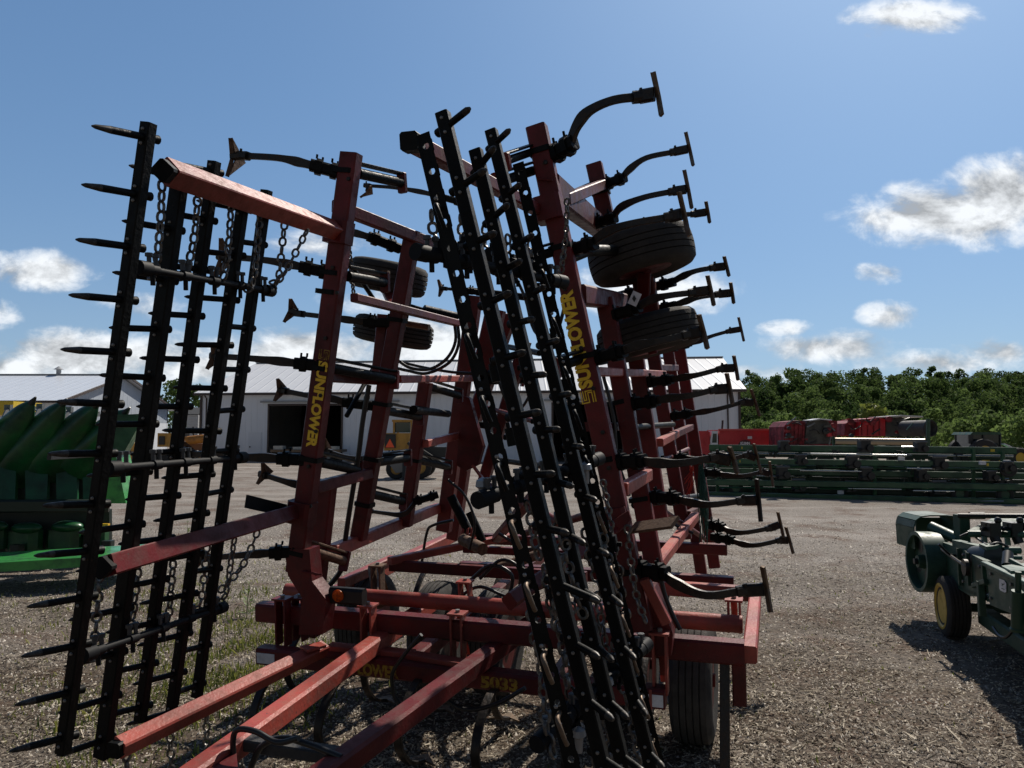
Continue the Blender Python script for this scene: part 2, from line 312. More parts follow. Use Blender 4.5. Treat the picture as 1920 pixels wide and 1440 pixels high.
kind(g.build('ground', ground_material(), smooth=80), 'structure')

def quads_object(name, V, m_, tint, nv=4, faces=None):
    """V: (n, nv, 3) array, one small polygon each (or the given faces over nv vertices)"""
    n = len(V); me = bpy.data.meshes.new(name); faces = faces or [tuple(range(nv))]
    idx = np.arange(n)[:, None] * nv; F_ = np.concatenate([idx + np.array(f)[None, :] for f in faces], 0).astype(np.int32); k = F_.shape[1]
    me.vertices.add(n * nv); me.vertices.foreach_set('co', V.reshape(-1).astype(np.float32))
    me.loops.add(F_.size); me.loops.foreach_set('vertex_index', F_.reshape(-1))
    me.polygons.add(len(F_)); me.polygons.foreach_set('loop_start', np.arange(len(F_), dtype=np.int32) * k); me.polygons.foreach_set('loop_total', np.full(len(F_), k, np.int32))
    at_ = me.attributes.new('tint', 'FLOAT', 'POINT'); at_.data.foreach_set('value', np.repeat(tint, nv).astype(np.float32))
    me.materials.append(m_); me.update(calc_edges=True); me.validate(); o = bpy.data.objects.new(name, me); COL.objects.link(o); return o
def field(n, y0, y1, pw=2.0):
    """points on the visible floor, thinning out with distance"""
    t = RNG.random(n); y = y0 * (y1 / y0) ** (t ** 1.15); x = (RNG.random(n) * 2 - 1) * (y * .74 + .6); return x, y
def gzv(x, y):
    f = np.clip((14 - abs(x)) / 3, 0, 1) * np.clip((18 - y) / 5, 0, 1)
    return f * (.018 * np.sin(1.7 * x + .8 * y) + .014 * np.sin(3.1 * y - 1.1 * x + 1) + .01 * np.sin(6.3 * x + 2.2) * np.sin(5.1 * y))
def clump(x, y, s=1.0):
    return .5 + .25 * np.sin(1.9 * s * x + 1.3) * np.cos(2.3 * s * y + .4 * x) + .25 * np.sin(4.1 * s * x - 2.7 * s * y)
# loose stones
n = 105000; x, y = field(n, 3.3, 17); z = gzv(x, y); r = (.0035 + .0085 * RNG.random(n) ** 2.5) * (1 + y * .04)
ang = RNG.random((n, 1)) * 6.28 + np.array([[0, 1.57, 3.14, 4.71]]) + RNG.normal(0, .25, (n, 4)); rr = r[:, None] * (1 + RNG.normal(0, .22, (n, 4)))
V = np.zeros((n, 5, 3)); V[:, :4, 0] = x[:, None] + rr * np.cos(ang); V[:, :4, 1] = y[:, None] + rr * np.sin(ang); V[:, :4, 2] = z[:, None] - .003
V[:, 4, 0] = x + RNG.normal(0, .3, n) * r; V[:, 4, 1] = y + RNG.normal(0, .3, n) * r; V[:, 4, 2] = z + r * (.5 + .8 * RNG.random(n))
STONE = mat('loose_stone', (0.07, 0.058, 0.048), .85, tint=(0.60, 0.55, 0.48), spec=.25)  # pale end of the random tint also stands in for sun glints
kind(quads_object('gravel', V, STONE, RNG.random(n) ** 1.5, 5, [(0, 1, 4), (1, 2, 4), (2, 3, 4), (3, 0, 4)]), 'stuff')
# dead straw and chaff
n = 170000; x, y = field(n, 3.3, 13); keep = RNG.random(n) < (.12 + 1.15 * clump(x, y, .7) * (.4 + clump(y, x, 1.6))); x, y = x[keep], y[keep]; n = len(x); z = gzv(x, y)
ln = .006 + .018 * RNG.random(n) ** 2 + .05 * (RNG.random(n) > .985); wd = .0016 + .0034 * RNG.random(n); th = RNG.random(n) * 6.28; ti = RNG.normal(0, .22, n); ro = RNG.normal(0, .6, n)
d = np.stack([np.cos(th) * np.cos(ti), np.sin(th) * np.cos(ti), np.sin(ti)], 1); s_ = np.stack([-np.sin(th) * np.cos(ro), np.cos(th) * np.cos(ro), np.sin(ro)], 1)
c = np.stack([x, y, z + .006 + .014 * RNG.random(n)], 1)
V = np.stack([c - d * ln[:, None] - s_ * wd[:, None], c + d * ln[:, None] - s_ * wd[:, None], c + d * ln[:, None] + s_ * wd[:, None], c - d * ln[:, None] + s_ * wd[:, None]], 1)
STRAW = mat('dead_straw', (0.065, 0.043, 0.028), .8, tint=(0.68, 0.60, 0.47), spec=.3, trans=.25)  # palest straws carry sun glints in their tint
kind(quads_object('straw', V, STRAW, RNG.random(n) ** 1.6, 4), 'stuff')
# short green growth in patches
def blades(n, cx, cy, sx, sy, h0, h1):
    x = RNG.normal(cx, sx, n); y = RNG.normal(cy, sy, n); keep = RNG.random(n) < clump(x, y, 2.2) * 1.5 - .25; x, y = x[keep], y[keep]; n = len(x); z = gzv(x, y)
    h = h0 + (h1 - h0) * RNG.random(n) ** 2; th = RNG.random(n) * 6.28; le = RNG.normal(0, .5, n) * h; w = .003 + .004 * RNG.random(n)
    b = np.stack([x, y, z - .004], 1); s_ = np.stack([np.cos(th), np.sin(th), 0 * th], 1) * w[:, None]; t = b + np.stack([-np.sin(th) * le, np.cos(th) * le, h], 1); m1 = (b + t) / 2 + np.stack([0 * h, 0 * h, h * .15], 1)
    return np.stack([b - s_, b + s_, m1 + s_ * .8, t, m1 - s_ * .8], 1)
V = np.concatenate([blades(11000, -2.2, 6.2, .5, 1.0, .02, .08), blades(900, -3.4, 5.4, .7, .7, .015, .045), blades(5200, -3.7, 8.6, 1.2, 1.0, .02, .07), blades(1100, -2.0, 5.2, .5, .5, .015, .05), blades(1200, 3.2, 8.5, 1.6, 1.6, .012, .04), blades(1800, -5.0, 12.0, 2.5, 1.0, .02, .07), blades(900, .6, 5.8, 1.0, .8, .012, .05)])
GRASS = mat('short_grass', (0.06, 0.10, 0.02), .6, tint=(0.30, 0.30, 0.07), spec=.3, trans=.35)
kind(quads_object('grass', V, GRASS, RNG.random(len(V)), 5), 'stuff')
# single tall weeds
def weed(px_, py_, h, label, lean=0.0, n=26):
    b = ground(px_, py_); t = thing('weed', b, label, 'weed'); st = MB()
    top = b + np.array([lean * h, .02, h]); st.tube([b - (0, 0, .02), b + np.array([lean * h * .3, 0, h * .5]), top], [.005, .004, .002], 5)
    st.build('stem', mat('weed_stem', (0.07, 0.10, 0.025), .6), t); lf = MB()
    for i in range(n):
        q = .12 + .88 * (i + random.random()) / n; p = b + (top - b) * q; a = random.uniform(0, 6.28); L_ = h * .20 * (1.25 - q) + .03
        d_ = np.array([math.cos(a), math.sin(a), random.uniform(.1, .9)]) * L_; sd = np.array([-math.sin(a), math.cos(a), 0]) * L_ * .16
        lf.add([p, p + d_ * .5 + sd, p + d_ * 1.0, p + d_ * .5 - sd], [(0, 1, 2, 3)])
    lf.build('foliage', mat('weed_leaf', (0.10, 0.16, 0.03), .5, col2=(0.18, 0.20, 0.05), nscale=30, trans=.4), t)
weed(462, 1162, .36, 'tall feathery green weed standing in the grass left of the red frame', .05)
weed(352, 1012, .34, 'dry brown topped weed behind the middle of the left harrow bars', -.08, 16)
weed(428, 1440, .15, 'low pale weed beneath the front end of the red hitch beam', .1, 14)

# ================================================================== trees
LEAF = mat('wood_leaves', (0.024, 0.048, 0.015), .8, tint=(0.155, 0.225, 0.065), spec=.06, trans=.42)
LEAFY = mat('young_leaves', (0.06, 0.09, 0.015), .55, tint=(0.21, 0.24, 0.05), spec=.25, trans=.4)
BARK = mat('grey_bark', (0.07, 0.055, 0.042), .9, col2=(0.12, 0.10, 0.08), nscale=3)
def crown_quads(cx, cy, z0, h, r, n, leaf, seed, lobes=9):
    g_ = np.random.default_rng(seed); C_ = []
    for i in range(lobes):
        q = (i + .5) / lobes; zz = z0 + h * (.12 + .80 * q); rad = r * (.35 + .65 * math.sin(math.pi * min(1, .2 + .8 * q) ** 1.0)) * .62; a = g_.random() * 6.28
        C_.append((cx + rad * math.cos(a) * .9, cy + rad * math.sin(a) * .9, zz, r * (.34 + .24 * g_.random()) * (1.15 - .5 * q), g_.random()))
    C_.append((cx, cy, z0 + h * .5, r * .62, .4)); C_.append((cx, cy, z0 + h * .84, r * .36, .6)); C_ = np.array(C_)
    k = g_.integers(0, len(C_), n); d = g_.normal(size=(n, 3)); d /= np.linalg.norm(d, axis=1)[:, None]; rad = C_[k, 3] * (1 - .35 * g_.random(n) ** 2.2) * (1 + g_.normal(0, .07, n))
    p = C_[k, :3] + d * rad[:, None] * np.array([1, 1, .85]); nn = d + g_.normal(0, .55, (n, 3)); nn /= np.linalg.norm(nn, axis=1)[:, None]
    a = np.cross(nn, g_.normal(size=(n, 3))); a /= np.linalg.norm(a, axis=1)[:, None]; b = np.cross(nn, a); s_ = leaf * (.5 + g_.random(n))[:, None]
    V = np.stack([p - a * s_ * .9, p + b * s_ * .55, p + a * s_ * .9, p - b * s_ * .55], 1)
    t = np.clip(C_[k, 4] * .7 + g_.random(n) * .55 - .1, 0, 1); return V, t
# the wood on the rise beyond the yard: one mass
hl = MB(); hl.add([(28, 82, -.05), (260, 82, -.05), (260, 100, 2.2), (28, 100, 2.2), (260, 150, 8.0), (36, 150, 8.0), (260, 260, 9.0), (40, 260, 9.0)], [(0, 1, 2, 3), (3, 2, 4, 5), (5, 4, 6, 7)])
kind(hl.build('hill', mat('wood_floor', (0.012, 0.018, 0.008), .9, col2=(0.03, 0.035, 0.015), nscale=.4)), 'structure')
VV, TT = [], []
sd = 100
for (Y0, h0, h1, r0, sp, zb, n_) in ((143, 8.9, 10.2, 2.6, 1.9, 5.4, 560), (135, 8.2, 9.8, 2.6, 2.1, 4.6, 560), (127, 7.6, 9.2, 2.5, 2.2, 3.7, 560), (118, 7.0, 8.8, 2.5, 2.2, 2.7, 560), (110, 6.4, 8.2, 2.4, 2.3, 1.8, 580), (101, 5.4, 7.2, 2.4, 2.4, .9, 600), (92, 4.0, 6.0, 2.3, 2.5, 0, 600)):
    x = (1360 - 960) / F * Y0
    while x < (2080 - 960) / F * Y0:
        sd += 1; h = random.uniform(h0, h1); px_now = 960 + x * F / Y0
        if px_now < 1480: h *= .92
        hh = h * .92; kf = random.random(); V, t = crown_quads(x + random.uniform(-1, 1), Y0 + random.uniform(-4, 4), zb + h * .06, hh * (1.05 if kf > .85 else 1), r0 * (random.uniform(.5, .7) if kf > .8 else random.uniform(.75, 1.35)), int(n_ * random.uniform(1.7, 2.4)), random.choice((.17, .20, .24)), sd, random.choice((7, 9, 13)))
        VV.append(V); TT.append(np.clip(t * .8 + random.uniform(-.2, .25), 0, 1)); x += sp * random.uniform(.55, 1.4)
kind(quads_object('wood', np.concatenate(VV), LEAF, np.concatenate(TT), 4), 'stuff')
def tree(name, px_, Y, top_y, r, label, cat='tree', m_=LEAF, n=1500, leaf=.24, trunk=.16, group=None, z0f=.15, lighten=0.0):
    b = at(px_, 818, Y); b[2] = 0; h = at(px_, top_y, Y)[2]; t = thing(name, b, label, cat, group)
    tr = MB(); tr.tube([b - (0, 0, .1), b + (0.1, 0, h * .35), b + (-.05, .1, h * .7)], [trunk, trunk * .7, trunk * .25], 7)
    for i in range(5):
        a = i * 1.3 + px_; s0 = b + np.array([.05, 0, h * (.25 + .09 * i)]); tr.tube([s0, s0 + np.array([math.cos(a) * r * .35, math.sin(a) * r * .35, h * .12]), s0 + np.array([math.cos(a) * r * .7, math.sin(a) * r * .7, h * .22])], [trunk * .4, trunk * .25, trunk * .1], 5)
    tr.build('trunk', BARK, t); V, tt = crown_quads(b[0], b[1], h * z0f, h * (1 - z0f) * .98, r, n, leaf, int(px_ * 7 + Y))
    o = quads_object('crown', V - b, m_, np.clip(tt + lighten, 0, 1), 4); o.parent = t; return t
tree('tree', 322, 92, 706, 3.2, 'dark round tree showing over the roof end of the left barn')
tree('tree', 366, 84, 716, 2.2, 'narrow dark tree in the gap between barn and long white shed', n=1200)
tree('sapling', 1634, 70, 757, 2.2, 'bright yellow green young tree behind the red balers', m_=LEAFY, lighten=.3)
G_ = 'bushes in front of the wood'
for px_, Y, ty, r, lab in ((1425, 74, 788, 2.2, 'grey green bush beside the right end of the long white shed'), (1470, 72, 776, 2.4, 'wide bush behind the red truck box and left of the first baler'), (1560, 73, 768, 2.3, 'bush standing behind the left red baler'), (1745, 72, 764, 1.9, 'pale bush rising behind the black drum end'), (1795, 66, 790, 2.5, 'low bush between the black drum and the green tractor'),
                       (1870, 64, 775, 2.6, 'bush standing right behind the green tractor'), (1925, 60, 770, 2.6, 'bush cut by the right edge of the picture above the toolbar')):
    tree('bush', px_, Y, ty, r, lab, 'bush', LEAF, 1300, .2, .08, G_, .02, .25)
# ================================================================== sheds
def ribbed(name, col, col2=None, rough=.5, scale=3.6, axis=0, strength=.5, metal=0.0):
    m = bpy.data.materials.new(name); m.use_nodes = True; nt = m.node_tree; N = nt.nodes; L = nt.links; b = N['Principled BSDF']; b.inputs['Roughness'].default_value = rough; b.inputs['Metallic'].default_value = metal
    tc = N.new('ShaderNodeTexCoord'); sp = N.new('ShaderNodeSeparateXYZ'); L.new(tc.outputs['Object'], sp.inputs[0])
    def mm(op, a, c):
        n = N.new('ShaderNodeMath'); n.operation = op; L.new(a, n.inputs[0])
        if c is not None: n.inputs[1].default_value = c
        return n.outputs[0]
    fr = mm('FRACT', mm('MULTIPLY', sp.outputs[axis], scale), None)
    r = N.new('ShaderNodeMapRange'); L.new(mm('ABSOLUTE', mm('SUBTRACT', fr, .5), None), r.inputs['Value']); r.inputs['From Min'].default_value = .40; r.inputs['From Max'].default_value = .48
    no = N.new('ShaderNodeTexNoise'); no.inputs['Scale'].default_value = .5; no.inputs['Detail'].default_value = 5; mp = N.new('ShaderNodeMapping'); mp.inputs['Scale'].default_value = (4, 4, .5); L.new(tc.outputs['Object'], mp.inputs[0]); L.new(mp.outputs[0], no.inputs['Vector'])
    mx = N.new('ShaderNodeMix'); mx.data_type = 'RGBA'; L.new(no.outputs[0], mx.inputs[0]); mx.inputs[6].default_value = (*col, 1); mx.inputs[7].default_value = (*(col2 or col), 1); L.new(mx.outputs[2], b.inputs['Base Color'])
    bp = N.new('ShaderNodeBump'); bp.inputs['Strength'].default_value = strength; bp.inputs['Distance'].default_value = .04; L.new(r.outputs[0], bp.inputs['Height']); L.new(bp.outputs[0], b.inputs['Normal']); return m
SIDING = ribbed('white_ribbed_siding', (0.80, 0.83, 0.88), (0.64, 0.67, 0.72), .5, 2.2, 0)
ROOFW = ribbed('pale_metal_roof', (0.74, 0.74, 0.74), (0.62, 0.62, 0.63), .38, 1.1, 0, .6)
ROOFB = ribbed('galvanised_roof', (0.72, 0.76, 0.82), (0.6, 0.64, 0.7), .36, 1.6, 0, .5)
SIDEB = ribbed('blue_grey_siding', (0.44, 0.48, 0.54), (0.36, 0.40, 0.46), .5, 1.6, 1)
TRIMD = mat('brown_trim', (0.05, 0.032, 0.026), .5)
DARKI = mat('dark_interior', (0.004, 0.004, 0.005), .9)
GALV = mat('galvanised_track', (0.30, 0.31, 0.32), .5)
def shed():
    yaw = math.radians(-7); ex = np.array([math.cos(yaw), math.sin(yaw), 0]); ey = np.array([-math.sin(yaw), math.cos(yaw), 0])
    # the long wall runs nearly across the view; its right end stands a little nearer
    b0 = at(374, 818, 58.0); b0[2] = 0; d = ray(1390, 818); # solve the right end on the wall line
    A = np.array([[d[0], -ex[0]], [d[1], -ex[1]]]); s, L_ = np.linalg.solve(A, b0[:2]); D = 20.0; He = 5.05; Hr = 8.3
    t = thing('machine_shed', b0, 'long white ribbed metal shed with two dark open doorways across the back of the yard', 'shed')
    P = lambda u, v, z: b0 + ex * u + ey * v + np.array([0, 0, z])
    def u_at(px_):
        d = ray(px_, 818); A = np.array([[d[0], -ex[0]], [d[1], -ex[1]]]); return np.linalg.solve(A, b0[:2])[1]
    dz = 4.15; D1 = (u_at(503), u_at(641)); D2 = (u_at(1036), u_at(1168)); pd = (u_at(466), u_at(490))
    w = MB(); th = .16
    def wall(u0, u1, z0, z1): w.add([P(u0, 0, z0), P(u1, 0, z0), P(u1, 0, z1), P(u0, 0, z1), P(u0, th, z0), P(u1, th, z0), P(u1, th, z1), P(u0, th, z1)], [(0, 1, 2, 3), (5, 4, 7, 6), (1, 5, 6, 2), (4, 0, 3, 7), (3, 2, 6, 7), (4, 5, 1, 0)])
    wall(0, D1[0], 0, He); wall(D1[0], D1[1], dz, He); wall(D1[1], D2[0], 0, He); wall(D2[0], D2[1], dz, He); wall(D2[1], L_, 0, He)
    for u in (0, L_ - th): w.prism([P(u, th, 0), P(u, D, 0), P(u, D, He), P(u, D / 2, Hr - .1), P(u, th, He)], ex * th)
    w.prism([P(0, D, 0), P(L_, D, 0), P(L_, D, He), P(0, D, He)], ey * th); w.build('wall', SIDING, t, smooth=20)
    r = MB(); ov = .35
    for sgn in (0, 1):
        a = (-.35, He - .02) if not sgn else (D + .35, He - .02)
        r.prism([P(-ov, a[0], a[1]), P(L_ + ov, a[0], a[1]), P(L_ + ov, D / 2, Hr), P(-ov, D / 2, Hr)], (0, 0, .12))
    ro = r.build('roof', ROOFW, t, smooth=20)
    c = MB(); c.beam(P(-ov, D / 2, Hr + .16), P(L_ + ov, D / 2, Hr + .16), .5, .08, (0, 1, 0)); c.build('ridge_cap', mat('ridge_metal', (0.35, 0.36, 0.37), .4), ro)
    f = MB(); f.beam(P(-ov, -.43, He - .02), P(L_ + ov, -.43, He - .02), .16, .14, (0, 0, 1)); f.build('gutter', TRIMD, t)
    for u in (.1, L_ - .1):
        q = MB(); q.beam(P(u, -.08, 0), P(u, -.08, He - .1), .16, .12, ex); q.build('corner_trim', TRIMD, t)
    for u in (.55, L_ - .9):
        q = MB(); q.tube([P(u, -.1, .1), P(u, -.1, He - .35), P(u, -.38, He - .1)], .055, 6); q.build('downpipe', TRIMD, t)
    for (a, b_) in (D1, D2):
        q = MB(); q.beam(P(a, -.02, 0), P(a, -.02, dz), .14, .1, ex); q.beam(P(b_, -.02, 0), P(b_, -.02, dz), .14, .1, ex); q.beam(P(a - .07, -.025, dz + .07), P(b_ + .07, -.025, dz + .07), .14, .1, (0, 0, 1)); fr = q.build('door_frame', TRIMD, t)
        q = MB(); q.prism([P(a - 2, D * .55, .02), P(b_ + 2, D * .55, .02), P(b_ + 2, D * .55, 4.6), P(a - 2, D * .55, 4.6)], ey * .1); q.build('interior_shade_panel', DARKI, t)  # near-black panel stands in for the shade inside the shed
    for (a, b_) in (D1, D2):
        q = MB(); q.beam(P(a - .6, -.16, dz + .30), P(b_ + 4.4, -.16, dz + .30), .14, .16, (0, 0, 1)); q.build('door_track', GALV, t)
    q = MB(); q.prism([P(pd[0], -.03, .05), P(pd[1], -.03, .05), P(pd[1], -.03, 2.15), P(pd[0], -.03, 2.15)], ey * .05); dr = q.build('side_door', mat('white_steel_door', (0.66, 0.69, 0.74), .4), t)
    q = MB(); q.ball(P(pd[0] + .15, -.07, 1.05), .06); q.build('handle', TRIMD, dr)
    # skylight panels catching light near the ridge
    sl = MB(); n_ = nrm(np.cross(ex, P(0, D / 2, Hr) - P(0, 0, He)))
    for u in (u_at(500), u_at(512), u_at(524)):
        a = P(u, D * .40, He + (Hr - He) * .8 + .17); b_ = P(u, D * .49, He + (Hr - He) * .98 + .17); sl.prism([a, a + ex * .35, b_ + ex * .35, b_], n_ * .03)
    sl.build('skylight', mat('clear_roof_sheet', (0.85, 0.87, 0.9), .15), ro)
    return u_at, P
shed()
def barn():
    Yn, Yf = 46.0, 60.5; X1 = (112 - 960) / F * Yn; X0 = X1 - 34; He = 3.95; Hr = 6.05; Ym = (Yn + Yf) / 2
    t = thing('barn', (X1, Yn, 0), 'low white barn with a shiny metal roof behind the green corn header', 'barn')
    w = MB(); w.prism([(X0, Yn, 0), (X1, Yn, 0), (X1, Yn, He), (X0, Yn, He)], (0, .15, 0)); w.prism([(X0, Yf, 0), (X1, Yf, 0), (X1, Yf, He), (X0, Yf, He)], (0, -.15, 0)); w.build('front_wall', SIDING, t)
    w = MB(); w.prism([(X1, Yn, 2.9), (X1, Yf, 2.9), (X1, Yf, He), (X1, Ym, Hr - .08), (X1, Yn, He)], (-.15, 0, 0)); w.build('gable_wall', SIDEB, t)
    w = MB(); w.prism([(X1 - .01, Yn, 0), (X1 - .01, Yf, 0), (X1 - .01, Yf, 2.9), (X1 - .01, Yn, 2.9)], (-.15, 0, 0)); w.build('lower_gable_wall', SIDING, t)
    r = MB(); r.prism([(X0, Yn - .4, He - .08), (X1 + .35, Yn - .4, He - .08), (X1 + .35, Ym, Hr), (X0, Ym, Hr)], (0, 0, .12)); r.prism([(X0, Yf + .4, He - .08), (X1 + .35, Yf + .4, He - .08), (X1 + .35, Ym, Hr), (X0, Ym, Hr)], (0, 0, .12)); ro = r.build('roof', ROOFB, t, smooth=20)
    c = MB(); c.beam((X0, Ym, Hr + .15), (X1 + .35, Ym, Hr + .15), .4, .06, (0, 1, 0)); p = at(110, 700, Ym); c.tube([(p[0], Ym, Hr), (p[0], Ym, Hr + .55)], .16, 8); c.lathe((p[0], Ym, Hr + .5), (0, 0, 1), [(.05, 0), (.34, 0), (.05, .22)], 10); c.build('ridge_vent', mat('ridge_metal', (0.35, 0.36, 0.37), .4), ro)
    g_ = MB(); g_.beam((X0, Yn - .44, He - .02), (X1 + .35, Yn - .44, He - .02), .14, .12, (0, 0, 1)); g_.beam((X1 + .38, Yn - .4, He), (X1 + .38, Ym, Hr + .06), .18, .06, (0, 0, 1)); g_.beam((X1 + .38, Yf + .4, He), (X1 + .38, Ym, Hr + .06), .18, .06, (0, 0, 1)); g_.build('eave_trim', TRIMD, t)
barn()
def cottage():
    a = at(350, 818, 74); a[2] = 0; t = thing('clapboard_shed', a + np.array([.6, 0, 0]), 'tiny grey clapboard shed in the gap between barn and long white shed', 'shed')
    w = MB(); pbox(w, 348, 778, 371, 850, 74, 2.5); w.build('wall', ribbed('lapped_boards', (0.40, 0.40, 0.40), (.3, .3, .3), .6, 4.0, 2, .9), t)
    r = MB(); p0 = at(346, 778, 74); p1 = at(373, 778, 74); z = (0, 0, .08); r.prism([p0 - (0, .2, 0), p1 - (0, .2, 0), p1 + (0, 1.25, .7), p0 + (0, 1.25, .7)], z); r.prism([p0 + (0, 2.7, 0), p1 + (0, 2.7, 0), p1 + (0, 1.25, .7), p0 + (0, 1.25, .7)], z); r.build('roof', mat('dark_roof', (0.06, 0.06, 0.06), .7), t)
cottage()

# ================================================================== far machines
TYRE = mat('far_tyre_rubber', (0.022, 0.021, 0.02), .8)
CATY = mat('construction_yellow', (0.46, 0.24, 0.035), .5, col2=(0.25, 0.13, 0.03), nscale=2.5, nlo=.45, nhi=.7)
CATO = mat('orange_yellow_paint', (0.42, 0.17, 0.02), .5, col2=(0.2, 0.09, 0.03), nscale=3, nlo=.45, nhi=.7)
GLASS = mat('dark_cab_glass', (0.02, 0.028, 0.03), .08, spec=.8)
FRED = mat('bright_red_paint', (0.52, 0.02, 0.026), .35, col2=(0.38, 0.02, 0.022), nscale=1.5)
DRED = mat('dull_red_paint', (0.30, 0.014, 0.02), .5, col2=(0.09, 0.012, 0.012), nscale=2.5, nlo=.4, nhi=.6)
DGREEN = mat('dark_green_paint', (0.012, 0.055, 0.025), .4, col2=(0.022, 0.048, 0.028), nscale=4)
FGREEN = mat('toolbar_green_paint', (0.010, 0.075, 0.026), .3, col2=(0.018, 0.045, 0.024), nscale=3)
GREYM = mat('grey_machine_metal', (0.16, 0.16, 0.16), .45, metal=.5)
WHT = mat('white_body_paint', (0.68, 0.69, 0.7), .35)
def wheel(mb, c, ax, R, w, n=20, rim=.55, mi=0, mr=1):
    ax = nrm(ax); mb.lathe(np.array(c) - ax * 0, ax, [(rim * R, -w / 2), (R * .9, -w / 2), (R, -w * .34), (R, w * .34), (R * .9, w / 2), (rim * R, w / 2)], n, mi, closed=True)
    mb.lathe(c, ax, [(rim * R, -w * .3), (.2 * R, -w * .12), (.2 * R, w * .12), (rim * R, w * .3)], n, mr)
def gp(px_, Y): p = at(px_, 818, Y); p[2] = 0; return p
# yellow crawler loader beside the barn
def crawler():
    Y = 50; t = thing('crawler_loader', gp(310, Y), 'small yellow crawler machine parked in front of the barn end', 'crawler'); 
    m = MB(); pbox(m, 294, 812, 322, 838, Y, 1.6, 0); m.build('engine_hood', CATY, t)
    m = MB(); pbox(m, 297, 818, 309, 834, Y - .05, .04); m.build('grille', BLK, t)
    m = MB(); a = at(284, 850, Y + .3); b = at(352, 850, Y + .3)
    for dy in (.2, 1.5):
        m.strip([(a[0] + .3, Y + dy, .12), (b[0] - .3, Y + dy, .12), (b[0], Y + dy, .45), (b[0] - .3, Y + dy, .8), (a[0] + .3, Y + dy, .8), (a[0], Y + dy, .45), (a[0] + .3, Y + dy, .12)], [.4] * 7, [.12] * 7, (0, 1, 0))
        for k in range(4): m.lathe((a[0] + .45 + k * (b[0] - a[0] - .9) / 3, Y + dy, .42), (0, 1, 0), [(.02, -.15), (.26, -.15), (.26, .15), (.02, .15)], 10)
    m.build('track', TYRE, t); m = MB(); m.tube([at(318, 812, Y + .5), at(319, 797, Y + .5)], .06, 6); m.build('exhaust_pipe', BLK, t)
    m = MB(); pbox(m, 326, 806, 344, 838, Y + .3, 1.0); m.build('seat_console', BLK, t)
crawler()
def loader():
    Y = 52; t = thing('skid_loader', gp(246, Y), 'small yellow loader half hidden behind the second harrow bar', 'loader')
    m = MB(); m.prism([at(232, 850, Y), at(252, 848, Y), at(253, 832, Y), at(244, 824, Y), at(234, 828, Y)], (0, 1.2, 0)); m.build('body', CATY, t)
    for px_ in (229, 246):
        m = MB(); wheel(m, gp(px_, Y) + (0, -.1, .42), (0, 1, 0), .42, .3, 14); m.build('wheel', [TYRE, CATY], t)
    m = MB(); m.beam(at(240, 826, Y), at(222, 846, Y), .12, .2, (0, 1, 0)); m.build('lift_arm', BLK, t)
loader()
def grader():
    Y = 49; t = thing('old_grader', gp(364, Y), 'rusty orange machine with an upright stack beside the shed corner', 'machine')
    m = MB(); m.tube([at(348, 826, Y), at(386, 822, Y)], .28, 10); m.build('engine_hood', CATO, t); m = MB(); pbox(m, 344, 832, 392, 844, Y + .1, 1.0); m.build('frame', mat('rusty_orange_frame', (0.2, 0.08, 0.03), .7), t)
    for px_ in (352, 382):
        m = MB(); wheel(m, gp(px_, Y) + (0, -.1, .4), (0, 1, 0), .4, .3, 14); m.build('wheel', [TYRE, CATO], t)
    m = MB(); m.tube([at(363, 824, Y + .3), at(362, 800, Y + .3)], .05, 6); m.build('exhaust_pipe', BLK, t)
grader()
def backhoe():
    Y = 33; t = thing('yellow_tractor', gp(742, Y), 'yellow loader tractor with a cab and an orange triangle on its back', 'tractor')
    m = MB(); pbox(m, 719, 812, 770, 845, Y, 1.5); b = m.build('body', CATY, t)
    m = MB(); pbox(m, 721, 814, 742, 840, Y - .06, .05); m.build('grille', BLK, b)
    m = MB(); a = at(731, 838, Y - .075); c = at(723, 838, Y - .075); d = at(739, 838, Y - .075); e = at(731, 823, Y - .075)
    n0 = at(725, 836.5, Y - .08); m.prism([at(722.5, 839, Y - .08), at(739.5, 839, Y - .08), at(731, 823, Y - .08)], (0, .01, 0)); m.build('warning_triangle', mat('orange_red_reflector', (0.95, 0.10, 0.02), .4), b)
    m = MB()
    for px_ in (738, 771):
        for dy in (.1, 1.3): m.beam(at(px_, 812, Y) + (0, dy, 0), at(px_, 790, Y) + (0, dy, 0), .08, .08, (1, 0, 0))
    m.prism([at(735, 791, Y), at(774, 791, Y), at(774, 787, Y), at(735, 787, Y)], (0, 1.4, 0)); cb = m.build('cab', CATY, t)
    m = MB(); m.prism([at(740, 811, Y + .2), at(769, 811, Y + .2), at(769, 792, Y + .2), at(740, 792, Y + .2)], (0, .9, 0)); m.build('glass', GLASS, cb)
    for px_, R in ((745, .45), (788, .52)):
        for dy in (-.1, 1.7):
            m = MB(); wheel(m, gp(px_, Y) + (0, dy, R), (0, 1, 0), R, .35, 18); m.build('wheel', [TYRE, CATY], t)
    m = MB(); m.prism([at(728, 868, Y - .3), at(762, 868, Y - .3), at(756, 885, Y - .3), at(742, 887, Y - .3)], (0, 1.8, 0)); m.build('bucket', GREYM, t)
    m = MB(); m.beam(at(758, 850, Y - .4), at(758, 898, Y - .6), .14, .2, (1, 0, 0)); m.beam(at(765, 830, Y - .3), at(800, 868, Y - .4), .14, .12, (0, 1, 0)); m.beam(at(782, 838, Y - .3), at(834, 872, Y - .3), .12, .12, (0, 1, 0)); m.build('loader_arm', BLK, t)
    m = MB(); pbox(m, 775, 838, 838, 858, Y + .2, 1.3); pbox(m, 792, 828, 815, 840, Y + .3, 1.0); m.build('engine_block', BLK, t)
backhoe()
